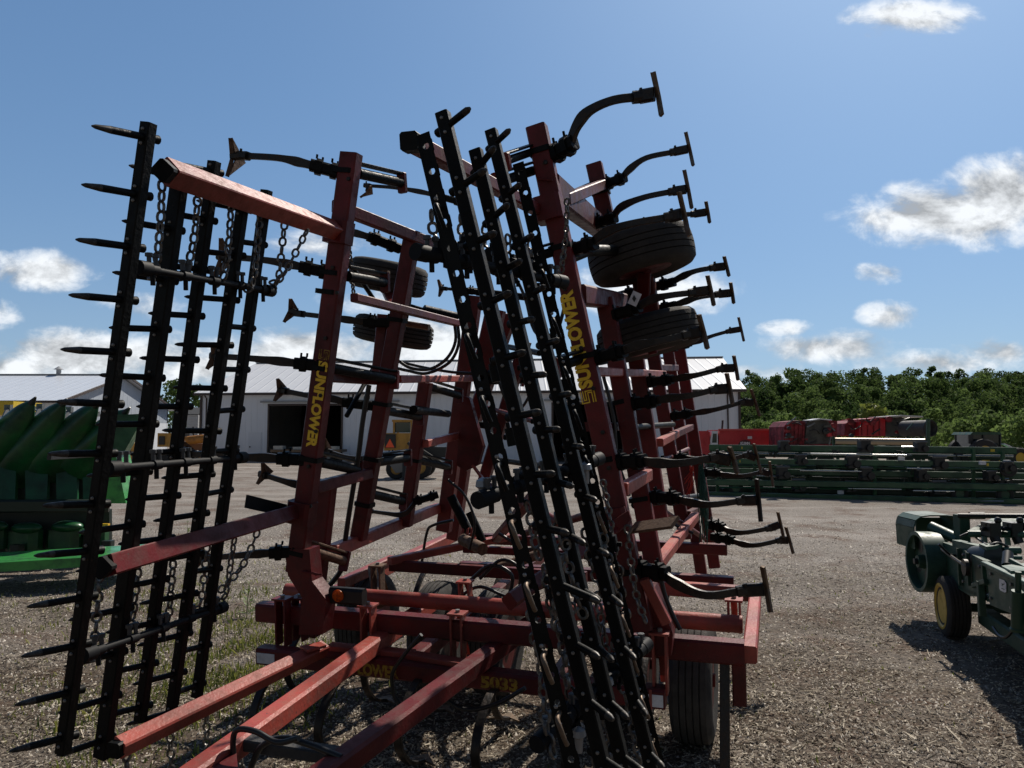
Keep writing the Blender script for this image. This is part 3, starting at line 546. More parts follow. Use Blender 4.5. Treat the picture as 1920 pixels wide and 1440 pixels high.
def flat_trailer():
    Y = 54; t = thing('flatbed_trailer', gp(560, Y), 'low flatbed trailer standing in the left dark doorway of the shed', 'trailer')
    m = MB(); pbox(m, 506, 843, 640, 848, Y, 2.0); m.build('deck', WORN, t); m = MB()
    for px_ in (530, 546, 600, 616): wheel(m, gp(px_, Y) + (0, -.05, .33), (0, 1, 0), .33, .22, 12)
    m.build('wheel', [TYRE, GREYM], t)
    m = MB(); pbox(m, 512, 836, 530, 843, Y + .3, .8); pbox(m, 548, 838, 572, 843, Y + .4, .9); pbox(m, 590, 837, 630, 843, Y + .2, 1.2); m.build('load', mat('pale_load', (0.5, 0.48, 0.42), .6), t)
flat_trailer()
# red box truck by the shed's right end
def truck():
    Y = 37; t = thing('box_truck', gp(1375, Y), 'bright red feed truck with a white cab parked by the shed corner', 'truck')
    m = MB(); a0 = at(1347, 862, Y); m.prism([at(1347, 855, Y), at(1452, 855, Y), at(1450, 812, Y), at(1444, 806, Y), at(1349, 806, Y)], (0, 2.4, 0)); bx = m.build('box_body', FRED, t)
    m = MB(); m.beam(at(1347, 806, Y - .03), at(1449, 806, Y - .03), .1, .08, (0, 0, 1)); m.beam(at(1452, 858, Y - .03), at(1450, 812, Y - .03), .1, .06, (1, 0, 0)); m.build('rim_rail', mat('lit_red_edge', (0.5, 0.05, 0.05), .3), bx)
    m = MB(); o = at(1384, 834, Y - .01); m.prism([at(1382, 836, Y - .012), at(1388, 827, Y - .012), at(1397, 824, Y - .012), at(1406, 827, Y - .012), at(1412, 836, Y - .012)], (0, .008, 0)); m.build('badge', mat('dark_badge', (0.1, 0.015, 0.02), .4), bx)
    lettering('KUHN', at(1388.5, 834, Y - .02), (1, 0, 0), (0, 0, 1), at(1406, 834, Y)[0] - at(1388.5, 834, Y)[0], .14, WHT, bx)
    m = MB(); pbox(m, 1402, 818, 1410, 823, Y - .02, .02); m.build('sticker', WHITE, bx)
    m = MB(); m.prism([at(1332, 862, Y), at(1346, 862, Y), at(1346, 808, Y), at(1335, 808, Y), at(1332, 826, Y)], (0, 2.2, 0)); cb = m.build('cab', WHT, t)
    m = MB(); m.prism([at(1335, 830, Y - .01), at(1344, 830, Y - .01), at(1344, 813, Y - .01), at(1337, 813, Y - .01)], (0, .02, 0)); m.build('window', GLASS, cb)
    m = MB(); m.prism([at(1290, 862, Y), at(1331, 862, Y), at(1331, 810, Y), at(1327, 808, Y), at(1290, 808, Y)], (0, 2.4, 0)); m.build('front_box', FRED, t)
    m = MB(); m.tube([at(1354, 804, Y + 2), at(1355, 788, Y + 2)], .05, 6); m.build('exhaust_pipe', BLK, t)
    for px_ in (1316, 1380, 1420):
        m = MB(); wheel(m, gp(px_, Y) + (0, .1, .5), (0, 1, 0), .5, .3, 16); m.build('wheel', [TYRE, GREYM], t)
truck()
BALE = mat('dusty_machine_side', (0.09, 0.085, 0.07), .7, col2=(0.05, 0.045, 0.04), nscale=2)
def clutter(t, x0, x1, y0, y1, Y, sd, n):
    # brackets, hoses, chains cases and bolted plates that break up a machine's side
    rg = random.Random(sd)
    for k in range(n):
        x, y = rg.uniform(x0, x1), rg.uniform(y0, y1); m = MB(); s = rg.uniform(.06, .15)
        if k % 4 == 0:
            m.tube(catmull([at(x, y, Y - .1), at(x + rg.uniform(4, 14), y + rg.uniform(-2, 9), Y - .22), at(x + rg.uniform(12, 26), y + rg.uniform(-6, 6), Y - .1)], 4), .025, 6); m.build('hose', BLK, t)
        elif k % 4 == 1:
            m.lathe(at(x, y, Y - .1), (0, -1, 0), [(.01, -.05), (s, -.05), (s, .08), (s * .6, .1), (.01, .1)], 14); m.build('chain_sprocket', BLK if rg.random() < .5 else DRED, t)
        elif k % 4 == 2:
            m.box(at(x, y, Y - .08), s * rg.uniform(1.2, 3), .12, s * rg.uniform(.6, 1.6)); m.build('bracket', rg.choice((FRED, DRED, DRED, BALE)), t)
        else:
            m.beam(at(x, y, Y - .1), at(x + rg.uniform(-18, 18), y + rg.uniform(-16, 16), Y - .1), .06, .06, (0, 1, 0)); m.build('strut', rg.choice((DRED, BLK, GREYM)), t)
def baler_left():
    Y = 34; t = thing('round_baler', gp(1520, Y), 'dark red round baler with a pale top standing left of the other red baler', 'baler', 'red balers behind the green planter')
    m = MB(); m.prism([at(1470, 838, Y), at(1508, 838, Y), at(1510, 792, Y), at(1500, 788, Y), at(1478, 790, Y), at(1470, 800, Y)], (0, 2, 0)); m.build('bale_chamber', DRED, t)
    m = MB(); m.prism([at(1508, 836, Y - .05), at(1558, 836, Y - .05), at(1560, 800, Y - .05), at(1552, 789, Y - .05), at(1514, 788, Y - .05)], (0, 1.9, 0)); m.build('side_cover', BALE, t)
    m = MB(); m.strip([at(1512, 789, Y + .2), at(1530, 786, Y + .2), at(1552, 788, Y + .2)], [.9] * 3, [.05] * 3, (0, 1, 0)); m.build('top_cover', WHITE, t)
    m = MB(); m.prism([at(1556, 820, Y), at(1569, 820, Y), at(1570, 790, Y), at(1558, 788, Y)], (0, 1.6, 0)); m.beam(at(1475, 838, Y), at(1575, 836, Y), .2, .2, (0, 0, 1)); m.build('tailgate', DRED, t)
    for px_ in (1490, 1545):
        m = MB(); wheel(m, gp(px_, Y) + (0, -.1, .5), (0, 1, 0), .5, .4, 16); m.build('wheel', [TYRE, DRED], t)
    m = MB()
    for k in range(5): m.beam(at(1473 + 8 * k, 836, Y - .02), at(1475 + 8 * k, 794, Y - .02), .05, .05, (1, 0, 0))
    m.build('side_rib', DRED, t); return t
clutter(baler_left(), 1470, 1572, 790, 838, 33.8, 9, 26)
def baler_right():
    Y = 35; t = thing('round_baler', gp(1640, Y), 'red baler with bright red square side panel right of the darker baler', 'baler', 'red balers behind the green planter')
    m = MB(); m.prism([at(1611, 818, Y), at(1660, 818, Y), at(1660, 786, Y), at(1650, 783, Y), at(1612, 786, Y)], (0, 2, 0)); m.build('side_panel', FRED, t)
    m = MB(); m.prism([at(1583, 816, Y + .4), at(1610, 816, Y + .4), at(1610, 794, Y + .4), at(1598, 788, Y + .4), at(1585, 794, Y + .4)], (0, 1.6, 0)); m.build('front_guard', DRED, t)
    m = MB(); m.prism([at(1660, 818, Y + .2), at(1705, 818, Y + .2), at(1705, 790, Y + .2), at(1690, 782, Y + .2), at(1662, 783, Y + .2)], (0, 1.7, 0)); m.build('rear_body', BALE, t)
    m = MB(); m.strip([at(1640, 783, Y + .5), at(1680, 780, Y + .5), at(1718, 782, Y + .5)], [1.2] * 3, [.06] * 3, (0, 1, 0)); m.build('top_cover', mat('pale_top_sheet', (0.5, 0.48, 0.45), .4), t)
    for px_ in (1625, 1690):
        m = MB(); wheel(m, gp(px_, Y) + (0, -.1, .5), (0, 1, 0), .5, .4, 16); m.build('wheel', [TYRE, DRED], t)
    m = MB()
    for k in range(4): m.beam(at(1616 + 11 * k, 816, Y - .02), at(1616 + 11 * k, 787, Y - .02), .04, .05, (1, 0, 0))
    m.build('side_rib', DRED, t); return t
clutter(baler_right(), 1584, 1706, 784, 818, 34.8, 4, 26)
def drum():
    Y = 33; a = at(1695, 804, Y + 1.5); b = at(1744, 803, Y); t = thing('steel_drum', (b[0] - .4, Y + .6, 0), 'long dark steel drum with a black open end, lying behind the planter', 'drum')
    m = MB(); ax = nrm(b - a); L_ = np.linalg.norm(b - a); m.lathe(a, ax, [(.30, 0), (.36, .02), (.36, L_ - .02), (.33, L_), (.31, L_ - .3), (.01, L_ - .31)], 24); m.build('shell', mat('dark_drum_steel', (0.05, 0.048, 0.045), .6, col2=(0.09, 0.085, 0.08), nscale=4), t)
    m = MB(); m.lathe(b, ax, [(.33, -.02), (.37, -.02), (.37, .03), (.33, .03)], 24, closed=True); m.build('end_ring', BLK, t)
    m = MB()
    for q in (.25, .75):
        p = a + (b - a) * q
        for s in (-.3, .3): m.beam((p[0] + s, p[1], 0), (p[0] + s * .4, p[1], p[2] - .3), .1, .1, (1, 0, 0))
    m.beam(at(1700, 806, Y), at(1712, 793, Y), .04, .04, (0, 1, 0)); m.build('cradle', DGREEN, t)
drum()
def roller():
    Y = 29; a = at(1566, 827, Y); b = at(1734, 829, Y - 1); t = thing('land_roller', ((a[0] + b[0]) / 2, Y, 0), 'long tan smooth steel roller tube lying behind the green planter', 'roller')
    m = MB(); ax = nrm(b - a); L_ = np.linalg.norm(b - a); m.lathe(a, ax, [(.02, 0), (.13, 0), (.13, L_), (.02, L_)], 16); m.build('roller_tube', mat('tan_roller_steel', (0.34, 0.27, 0.19), .35, metal=.4), t)
    m = MB(); m.beam(at(1563, 836, Y), at(1738, 840, Y - 1), .1, .12, (0, 0, 1)); m.beam(at(1563, 836, Y), at(1563, 818, Y), .08, .08, (1, 0, 0)); m.beam(at(1740, 840, Y - 1), at(1740, 785, Y - 1), .12, .1, (1, 0, 0)); m.beam(at(1570, 838, Y), gp(1570, Y), .1, .1, (1, 0, 0)); m.beam(at(1730, 838, Y - 1), gp(1730, Y - 1), .1, .1, (1, 0, 0)); m.build('frame', DGREEN, t)
roller()
# folded green planter: five long bars one above another
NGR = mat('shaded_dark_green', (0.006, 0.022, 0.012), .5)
def planter():
    t = thing('folded_planter', gp(1600, 22.5), 'long folded green planter with stacked bars across the right side of the yard', 'planter')
    tiers = [(1330, 839, 1905, 845, 12, 0.6), (1322, 864, 1925, 872, 11, 0.0), (1322, 882, 1990, 894, 11, .5), (1318, 904, 1960, 914, 11, -.1), (1312, 926, 1985, 942, 9, -.3)]
    def Y_at(x): return 24.4 - (x - 1330) / 590 * 3.3
    P = lambda x, y, dy=0: at(x, y, Y_at(x) + dy)
    for i, (x0, y0, x1, y1, h, dy) in enumerate(tiers):
        m = MB(); m.beam(P(x0, y0, dy), P(x1, y1, dy), h * 23 / F, .16, (0, 0, 1)); b = m.build('toolbar_beam', FGREEN, t)
        m = MB()
        for k in range(3): m.tube([P(x0 + 30 + 190 * k, y0 + h * .9 + 2 * k, dy - .15), P(x0 + 190 + 190 * k, y0 + h * .9 + 2 + 2 * k, dy - .15)], .022, 6)
        m.build('rod', mat('silver_rod', (0.55, 0.55, 0.53), .25, metal=.9) if i % 2 == 0 else FGREEN, t)
        for k, px_ in enumerate((1398, 1862 if i % 2 else 1866, 1836)[:2]):
            q = MB(); yy = y0 + (y1 - y0) * (px_ - x0) / (x1 - x0); a = P(px_ + i * 3 - (6 * (i % 2)), yy, dy - .085); q.box(a, .27, .012, .075); q.build('decal', mat('small_yellow_decal', (0.6, 0.42, 0.03), .5), b)
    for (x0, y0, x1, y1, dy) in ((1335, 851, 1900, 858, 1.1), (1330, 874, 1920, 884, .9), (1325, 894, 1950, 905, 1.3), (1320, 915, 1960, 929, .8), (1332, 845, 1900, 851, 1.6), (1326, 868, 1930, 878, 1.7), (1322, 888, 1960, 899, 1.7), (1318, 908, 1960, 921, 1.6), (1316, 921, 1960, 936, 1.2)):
        m = MB(); m.beam(P(x0, y0, dy), P(x1, y1, dy), .16, .14, (0, 0, 1)); m.build('gap_fill_beam', NGR, t)  # shade-dark beams added to fill the bright gaps between the bars
    rg = random.Random(5)
    for k in range(80):
        x = rg.uniform(1335, 1915); row = rg.randrange(4); y = 851 + 21 * row + (x - 1330) / 590 * 9 + rg.uniform(-7, 7); dy = rg.uniform(.2, 1.0); c = P(x, y, dy); m = MB()
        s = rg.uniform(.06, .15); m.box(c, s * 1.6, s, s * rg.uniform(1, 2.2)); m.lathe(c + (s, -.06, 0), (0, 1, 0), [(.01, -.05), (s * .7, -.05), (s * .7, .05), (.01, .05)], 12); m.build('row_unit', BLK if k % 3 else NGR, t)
    hang = [(1468, 836, 10), (1620, 836, 12), (1724, 838, 10), (1500, 862, 10), (1596, 866, 12), (1758, 868, 12), (1466, 886, 12), (1622, 888, 12), (1726, 890, 10), (1495, 910, 12), (1592, 912, 10), (1757, 914, 12), (1855, 892, 9), (1885, 875, 9)]
    for (x, y, s) in hang:
        m = MB(); c = P(x, y, -.1); k = s * 23 / F; m.box(c, k * 1.5, .3, k * 1.9, 0); m.tube([c + (-k, -.12, k * .9), c + (k, -.12, k * .9)], k * .22, 6, 1); m.tube([c + (-k * 1.1, -.1, -k * .6), c + (k * 1.1, -.1, -k * .2)], k * .3, 6, 0); m.lathe(c + (k * .5, -.16, -k * .3), (0, 1, 0), [(.01, -.06), (k * .55, -.06), (k * .55, .04), (.01, .04)], 10, 0); m.build('row_unit_clamp', [BLK, GREYM], t)
    for (xa, xb, y, dy) in ((1520, 1640, 851, -.2), (1640, 1700, 853, -.22), (1500, 1620, 882, -.2), (1700, 1760, 878, -.2), (1590, 1690, 916, -.25), (1712, 1790, 920, -.25), (1735, 1840, 935, -.3), (1420, 1500, 905, -.2), (1690, 1740, 838, -.1)):
        m = MB(); m.tube([P(xa, y, dy), P(xb, y + (xb - xa) * .016, dy)], .03, 11); m.build('polished_rod', mat('silver_rod', (0.55, 0.55, 0.53), .25, metal=.9), t)
    m = MB()
    for (x, y0, y1) in ((1415, 838, 940), (1640, 840, 948), (1825, 842, 950), (1880, 845, 960), (1345, 838, 930)): m.beam(P(x, y0, .35), P(x, y1, .35), .09, .09, (1, 0, 0))
    m.build('upright', FGREEN, t)
    for (x, y) in ((1884, 928), (1890, 880), (1800, 950), (1380, 925)):
        m = MB(); c = P(x, y, -.1); c[2] = max(c[2], .22); wheel(m, c, (.2, 1, 0), .22, .14, 14); m.build('gauge_wheel', [TYRE, FGREEN], t)
    m = MB()
    for (x, y) in ((1576, 923), (1690, 860), (1842, 868), (1888, 866)): m.box(P(x, y, -.15), .16, .1, .1)
    m.build('bracket', WHITE, t)
planter()
def green_tractor():
    Y = 44; t = thing('green_tractor', gp(1858, Y), 'green tractor with dark glass cab beyond the folded planter', 'tractor')
    m = MB(); m.prism([at(1822, 838, Y), at(1874, 838, Y), at(1876, 814, Y), at(1822, 814, Y)], (0, 1.6, 0)); cb = m.build('cab', GLASS, t)
    for px_ in (1822, 1843, 1875):
        for dy in (-.03, 1.6): m = MB(); m.beam(at(px_, 840, Y) + (0, dy, 0), at(px_, 813, Y) + (0, dy, 0), .09, .09, (1, 0, 0)); m.build('pillar', BLK, cb)
    m = MB(); m.prism([at(1819, 815, Y - .1), at(1878, 815, Y - .1), at(1876, 810, Y - .1), at(1824, 810, Y - .1)], (0, 1.9, 0)); m.build('cab_roof', DGREEN, cb)
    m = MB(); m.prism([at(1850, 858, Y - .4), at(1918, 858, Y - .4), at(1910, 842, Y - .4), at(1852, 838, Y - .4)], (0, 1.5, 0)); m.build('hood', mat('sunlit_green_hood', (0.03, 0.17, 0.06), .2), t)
    m = MB(); m.beam(at(1880, 832, Y - .3), at(1902, 842, Y - .3), .3, .06, (0, 1, 0)); m.build('mirror_arm', WHT, t)
    for px_, R in ((1835, .85), (1900, .6)):
        for dy in (-.4, 1.7):
            m = MB(); wheel(m, gp(px_, Y) + (0, dy, R), (0, 1, 0), R, .45, 20); m.build('wheel', [TYRE, mat('yellow_rim', (0.55, 0.36, 0.03), .5)], t)
    m = MB(); pbox(m, 1817, 815, 1823, 832, Y - .3, .1); m.build('mirror', BLK, t)
green_tractor()
# ================================================================== the cultivator
MV = nrm(ray(1429, 709)); MU = nrm((MV[1], -MV[0], 0)); MW = np.cross(MU, MV); MO = at(1230, 1305, 3.94)
def M(U, V, W): return MO + MU * U + MV * V + MW * W
def _pl(x, y, n, c):
    d = ray(x, y); return CAM + d * ((c - (CAM - MO) @ n) / (d @ n))
def mv(x, y, V): return _pl(x, y, MV, V)
def mu(x, y, U): return _pl(x, y, MU, U)
def mw(x, y, W): return _pl(x, y, MW, W)
base = M(-1.2, 0, 0); base[2] = 0
CU = thing('field_cultivator', base, 'huge red folding field cultivator with raised wings and black spiked harrows', 'cultivator')
PL = nrm(mv(659, 288, 0) - mv(560, 1075, 0)); PR = nrm(mv(1005, 240, 0) - mv(1192, 1150, 0))

def post(p0, p1, V, w=.10, d=.085, m_=RED, name='wing_post'):
    a, b = mv(*p0, V), mv(*p1, V); mb = MB(); mb.beam(a, b, w, d, MU, .10); return mb.build(name, m_, CU), a, b
# ---- left wing posts
lp1, a1, b1 = post((659, 288), (556, 1072), 0, .112)
post((775, 433), (672, 1010), .75); post((798, 717), (760, 985), 1.6); post((890, 555), (832, 995), 2.6, .13, .1)
post((614, 905), (582, 1190), .38, .11); post((722, 590), (710, 712), .80, .085)
# ---- right wing posts
rp1, a2, b2 = post((1006, 238), (1206, 1180), 0, .105)
post((1134, 560), (1232, 1090), .75, .105); post((1114, 308), (1146, 450), 1.6, .115); post((1176, 560), (1240, 985), 1.6, .11)
post((1214, 600), (1285, 1010), 2.6, .105); post((1247, 620), (1318, 1095), 3.6, .105); post((1272, 640), (1340, 1064), 3.95, .11)
# ---- bands where spring clamps wrap the posts
for (x, y, V, w) in ((647, 322, 0, .13), (622, 512, 0, .13), (616, 548, 0, .13), (601, 690, 0, .13), (584, 860, 0, .13), (562, 1035, 0, .13), (745, 600, .75, .12), (717, 757, .75, .12), (700, 860, .75, .12), (776, 862, 1.6, .12), (684, 945, .75, .12)):
    mb = MB(); mb.beam(mv(x, y, V) - PL * .014, mv(x, y, V) + PL * .014, w, .105, MU); mb.build('clamp_band', BLACK, CU)
for (x, y, V, w) in ((1014, 285, 0, .12), (1052, 465, 0, .12), (1099, 668, 0, .12), (1131, 862, 0, .12), (1180, 1070, 0, .12), (1155, 755, .75, .12), (1199, 935, .75, .12), (1127, 362, 1.6, .13)):
    mb = MB(); mb.beam(mv(x, y, V) - PR * .014, mv(x, y, V) + PR * .014, w, .105, MU); mb.build('clamp_band', BLACK, CU)
# ---- lettering on the two rear posts
def post_text(post_o, s0, e0, V, pdir, hgt, shift):
    a, b = mv(*s0, V), mv(*e0, V); xd = nrm(b - a); yd = nrm(np.cross(-MV, xd)); st = a - yd * (hgt / 2 - shift) - MV * .001
    return lettering('SUNFLOWER', st, xd, yd, np.linalg.norm(b - a), hgt, YTXT, post_o), st, xd, yd
_, st, xd, yd = post_text(lp1, (603, 677), (580, 839), -.0425, PL, .070, .012)
_, st2, xd2, yd2 = post_text(rp1, (1101, 728), (1062, 545), -.0425, PR, .078, .004)
def emblem(post_o, st, xd, yd, h, m_):
    mb = MB(); nz = nrm(np.cross(xd, yd))
    def bar(x0, y0, x1, y1): q = st + nz * .0012; mb.add([q + xd * x0 * h + yd * y0 * h, q + xd * x1 * h + yd * y0 * h, q + xd * x1 * h + yd * y1 * h, q + xd * x0 * h + yd * y1 * h], [(0, 1, 2, 3)])
    # a blocky S of parallel stripes
    for (x0, y0, x1, y1) in ((-.98, .92, -.14, 1.0), (-.98, .44, -.90, .92), (-.90, .44, -.34, .51), (-.34, .24, -.26, .51), (-.98, .17, -.26, .24), (-.80, .76, -.14, .83), (-.80, .60, -.72, .76), (-.72, .60, -.14, .67), (-.22, .08, -.14, .60), (-.98, 0, -.14, .08)): bar(x0, y0, x1, y1)
    mb.build('emblem', m_, post_o)
emblem(lp1, st, xd, yd, .070, YDIM); emblem(rp1, st2, xd2, yd2, .078, YTXT)

# ---- harrow arms and wing links
def beam(p0, p1, w, h, hint, m_=RED, name='wing_brace', c=.12, **k):
    mb = MB(); mb.beam(p0, p1, w, h, hint, c, **k); return mb.build(name, m_, CU)
RA = nrm(MU * .75 + MW * .66)       # the arms' faces are turned over with the wing
arm = beam(mv(313, 322, -1.5), mv(640, 436, .02), .085, .085, RA, RED_LIT, 'harrow_arm', .06)
mb = MB(); mb.beam(mv(313, 322, -1.51), mv(304, 319, -1.55), .07, .07, RA); mb.build('end_cap', BLACK, arm)
arm = beam(mv(198, 1062, -1.5), mv(562, 958, .02), .085, .085, nrm(MU * .95 + MW * .3), RED, 'harrow_arm', .06)
mb = MB(); mb.beam(mv(198, 1062, -1.505), mv(188, 1065, -1.55), .07, .07, RA); mb.build('end_cap', BLACK, arm)
arm = beam(mv(772, 267, -1.5), mv(1012, 396, 0), .058, .058, MW, RED, 'harrow_arm'); mb = MB(); mb.beam(mv(776, 270, -1.49), mv(766, 264, -1.54), .064, .064, MW); mb.build('end_cap', BLACK, arm); beam(mv(955, 1128, -.95), mv(1172, 975, 0), .062, .062, RA, RED, 'harrow_arm')
for (x, y, pd) in ((635, 436, PL), (566, 960, PL), (1030, 392, PR), (1152, 975, PR)): mb = MB(); mb.beam(mv(x, y, -.01) - pd * .065, mv(x, y, -.01) + pd * .065, .15, .13, MU, .15); mb.build('arm_socket', RED, CU)
beam(mv(628, 386, -.02), mv(822, 462, 1.0), .075, .05, MW); beam(mv(664, 558, 0), mv(858, 606, 1.6), .05, .05, MW); beam(mv(745, 711, .78), mv(888, 710, 2.6), .055, .06, MW, RED_LIT)
beam(mv(612, 705, .05), mv(708, 712, .75), .07, .06, MW); beam(mv(590, 914, .05), mv(698, 886, .75), .07, .06, MW); beam(mv(797, 832, 1.6), mv(866, 815, 2.6), .06, .06, MW, RED_LIT); beam(mv(622, 1034, .38), mv(822, 952, 2.6), .085, .08, MW, RED_LIT)
beam(mv(1032, 352, .02), mv(1122, 424, 1.6), .15, .10, MW); beam(mv(1062, 374, .3), mv(1130, 346, 1.55), .07, .05, MW); beam(mv(1082, 553, .03), mv(1168, 566, 1.6), .11, .1, MW); beam(mv(1112, 697, .05), mv(1242, 701, 2.6), .05, .07, MW, RED_LIT)
beam(mv(1168, 918, .06), mv(1216, 890, .78), .07, .05, MW, RED_LIT); beam(mv(1224, 1070, .75), mv(1303, 968, 2.6), .07, .07, MW, RED_LIT); beam(mv(1236, 830, 1.65), mv(1268, 813, 2.6), .06, .06, MW, RED_LIT); beam(mv(1100, 800, .05), mv(1190, 800, 1.5), .05, .05, MW)
# hinges at the feet of the wings
mb = MB(); mb.prism([mv(533, 1030, -.05), mv(580, 1030, -.05), mv(585, 1090, -.05), mv(612, 1125, -.05), mv(604, 1190, -.05), mv(560, 1190, -.05), mv(566, 1120, -.05), mv(540, 1080, -.05)], MV * .11); mb.build('hinge_plate', RED, CU)
mb = MB(); mb.prism([mv(1190, 1100, .05), mv(1228, 1100, .05), mv(1262, 1190, .05), mv(1258, 1230, .05), mv(1204, 1230, .05)], MV * .10); mb.build('hinge_plate', RED, CU)
mb = MB(); mb.beam(mv(1208, 1085, -.06), mv(1250, 1168, -.02), .05, .04, MU); mb.build('hinge_brace', RED_LIT, CU)
# ---- centre lift mast
beam(mv(956, 590, 2.9), mv(884, 800, 2.9), .13, .13, MU, RED, 'mast'); beam(mv(884, 780, 2.9), mv(850, 1010, 2.9), .115, .12, MU, RED, 'mast'); beam(mv(905, 690, 2.2), mv(930, 580, 2.2), .16, .1, MU, RED, 'mast')
mb = MB(); mb.prism([mv(866, 742, 2.4), mv(880, 746, 2.4), mv(906, 838, 2.4), mv(896, 872, 2.4), mv(872, 884, 2.4), mv(856, 872, 2.4)], MV * .06); mb.build('mast_plate', RED, CU)
beam(mv(886, 872, 2.38), mv(922, 920, 2.38), .02, .04, MU, RED_LIT, 'mast_lit_edge')  # pale red strip stands in for the plate's sunlit edge
beam(mv(985, 640, 2.6), mv(908, 900, 2.6), .10, .1, MU, RED, 'mast'); beam(mv(1000, 930, 1.2), mv(930, 1010, 2.4), .07, .07, MU, RED, 'mast')
mb = MB(); mb.tube([mv(795, 582, 1.5), mv(856, 596, 1.7)], .045, 10); mb.tube([mv(760, 572, 1.45), mv(795, 582, 1.5)], .02, 8); mb.build('hydraulic_cylinder', BLACK, CU)
for (p_, q_, Va, r_) in (((845, 930), (880, 1000), 2.2, .04), ((880, 960), (905, 1015), 2.0, .035)):
    mb = MB(); mb.tube([mv(*p_, Va), mv(*q_, Va)], r_, 10); mb.build('hydraulic_cylinder', BLACK, CU)

TIPM = mat('scoured_tip_steel', (0.06, 0.055, 0.05), .45, metal=.5, col2=(0.025, 0.02, 0.016), nscale=40)
# ---- harrow bars with tines
def harrow(bars, pdir, tine_rows, side):
    for bi, b in enumerate(bars):
        (x0, y0), (x1, y1), V, holed = b['a'], b['b'], b['V'], b.get('holed', False)
        p0, p1 = mv(x0, y0, V), mv(x1, y1, V); d = nrm(p1 - p0); L_ = np.linalg.norm(p1 - p0); mb = MB(); A = .046
        a_ = nrm(MU - d * (MU @ d)); n_ = np.cross(d, a_)
        if n_ @ MV > 0: n_ = -n_
        if not holed: mb.beam(p0, p1, b.get('A', A), .044, MU, .10)
        else:                       # angle iron: a flange with punched holes and a plain flange
            k = int(L_ / .085); w = .046; th = .007
            for i in range(k):
                c0 = p0 + d * (L_ * i / k); c1 = p0 + d * (L_ * (i + 1) / k); cc = (c0 + c1) / 2; hl = L_ / k / 2
                ocs = [(math.cos(math.pi / 8 + math.pi / 4 * j), math.sin(math.pi / 8 + math.pi / 4 * j)) for j in range(8)]; rh = .0115
                sq = [(hl, w * .21), (hl * .41, w / 2), (-hl * .41, w / 2), (-hl, w * .21), (-hl, -w * .21), (-hl * .41, -w / 2), (hl * .41, -w / 2), (hl, -w * .21)]
                sq[0] = (hl, w / 2 * .41); vs = []
                for off in (0, th):
                    vs += [cc + d * u_ + a_ * v_ - n_ * off for u_, v_ in sq] + [cc + d * rh * u_ + a_ * rh * v_ - n_ * off for u_, v_ in ocs]
                fs = []
                for j in range(8):
                    q = (j + 1) % 8; fs += [(j, q, 8 + q, 8 + j), (16 + q, 16 + j, 24 + j, 24 + q), (8 + j, 8 + q, 24 + q, 24 + j)]
                mb.add(vs, fs)
                for (ca, cb) in (((hl, w / 2)), ((-hl, w / 2))), (((hl, -w / 2)), ((-hl, -w / 2))):
                    pass
                for sx in (1, -1):
                    for sy in (1, -1):
                        t3 = [cc + d * hl * sx + a_ * w / 2 * sy * .41, cc + d * hl * sx + a_ * w / 2 * sy, cc + d * hl * .41 * sx + a_ * w / 2 * sy]; mb.add(t3, [(0, 1, 2)])
            e0 = p0 - a_ * w / 2; e1 = p1 - a_ * w / 2; mb.beam(e0 - n_ * .024, e1 - n_ * .024, .007, .05, a_, 0)
        bar = None; tl = []
        for q in b['tines']:
            ty, tip = q; s = (ty - y0) / (y1 - y0); pb = p0 + d * 0; 
            # find the bar point seen at that height in the photo
            px_ = x0 + (x1 - x0) * s; pb = mv(px_, ty, V); tl.append((pb, tip))
            for o in (-.026, .026): 
                c = pb + d * o + n_ * .024; mb.lathe(c, n_, [(.001, .006), (.005, .005), (.007, 0)], 7, 1)
        bar = mb.build('harrow_bar', [BLACK, BOLT], CU)
        for pb, tip in tl:
            tb = MB()
            if tip is None: continue
            if isinstance(tip, str): pt = pb - MV * .05
            elif isinstance(tip, tuple): pt = at(tip[0], tip[1], pb[1] + tip[2])
            else: pt = pb + tip
            dd = nrm(pt - pb); Lt = np.linalg.norm(pt - pb)
            if isinstance(tip, str):
                hk = [pb - MV * .0 + a_ * .0, pb + n_ * .045 + MU * .004, pb + n_ * .062 + MU * .016 - MW * .018, pb + n_ * .058 + MU * .026 - MW * .05, pb + n_ * .045 + MU * .032 - MW * .075]
                tb.tube(catmull(hk, 4), .0075, 8); tb.build('harrow_tine', WORN if pb[2] < 1.75 else BLACK, bar); continue
            tb.tube([pb - dd * .055, pb - dd * .05, pb - dd * .03, pb, pb + dd * (Lt - (.07 if side < 0 else .03)), pb + dd * (Lt - .014), pt], [.007, .017, .016, .0135, .0135, .008, .003] if side < 0 else [.007, .016, .015, .0125, .0125, .012, .006], 8)
            tb.m[len(tb.m) - 24:] = [1] * 24; tb.build('harrow_tine', [b.get('tm', BLACK), TIPM], bar)
TD = -(MU * .42 + nrm((.69, .73, 0)) * .60)
def lt(a, b, ys, ln):
    r = []
    for y in ys:
        x = a[0] + (b[0] - a[0]) * (y - a[1]) / (b[1] - a[1]); dx, dy = x - 2296, y - 754; q = math.hypot(dx, dy); l2 = ln * random.uniform(.92, 1.05); r.append((y, (x + dx / q * l2, y + dy / q * l2 + random.uniform(-4, 4), -.2)))
    return r
b1y = [258, 365, 463, 562, 660, 757, 850, 945, 1033, 1120, 1210, 1297, 1383]
tips1 = [(172, 236), (153, 346), (142, 449), (129, 553), (114, 655), (105, 753), (90, 851), (80, 948), (64, 1042), (51, 1138), (40, 1231), (28, 1322), (17, 1409)]
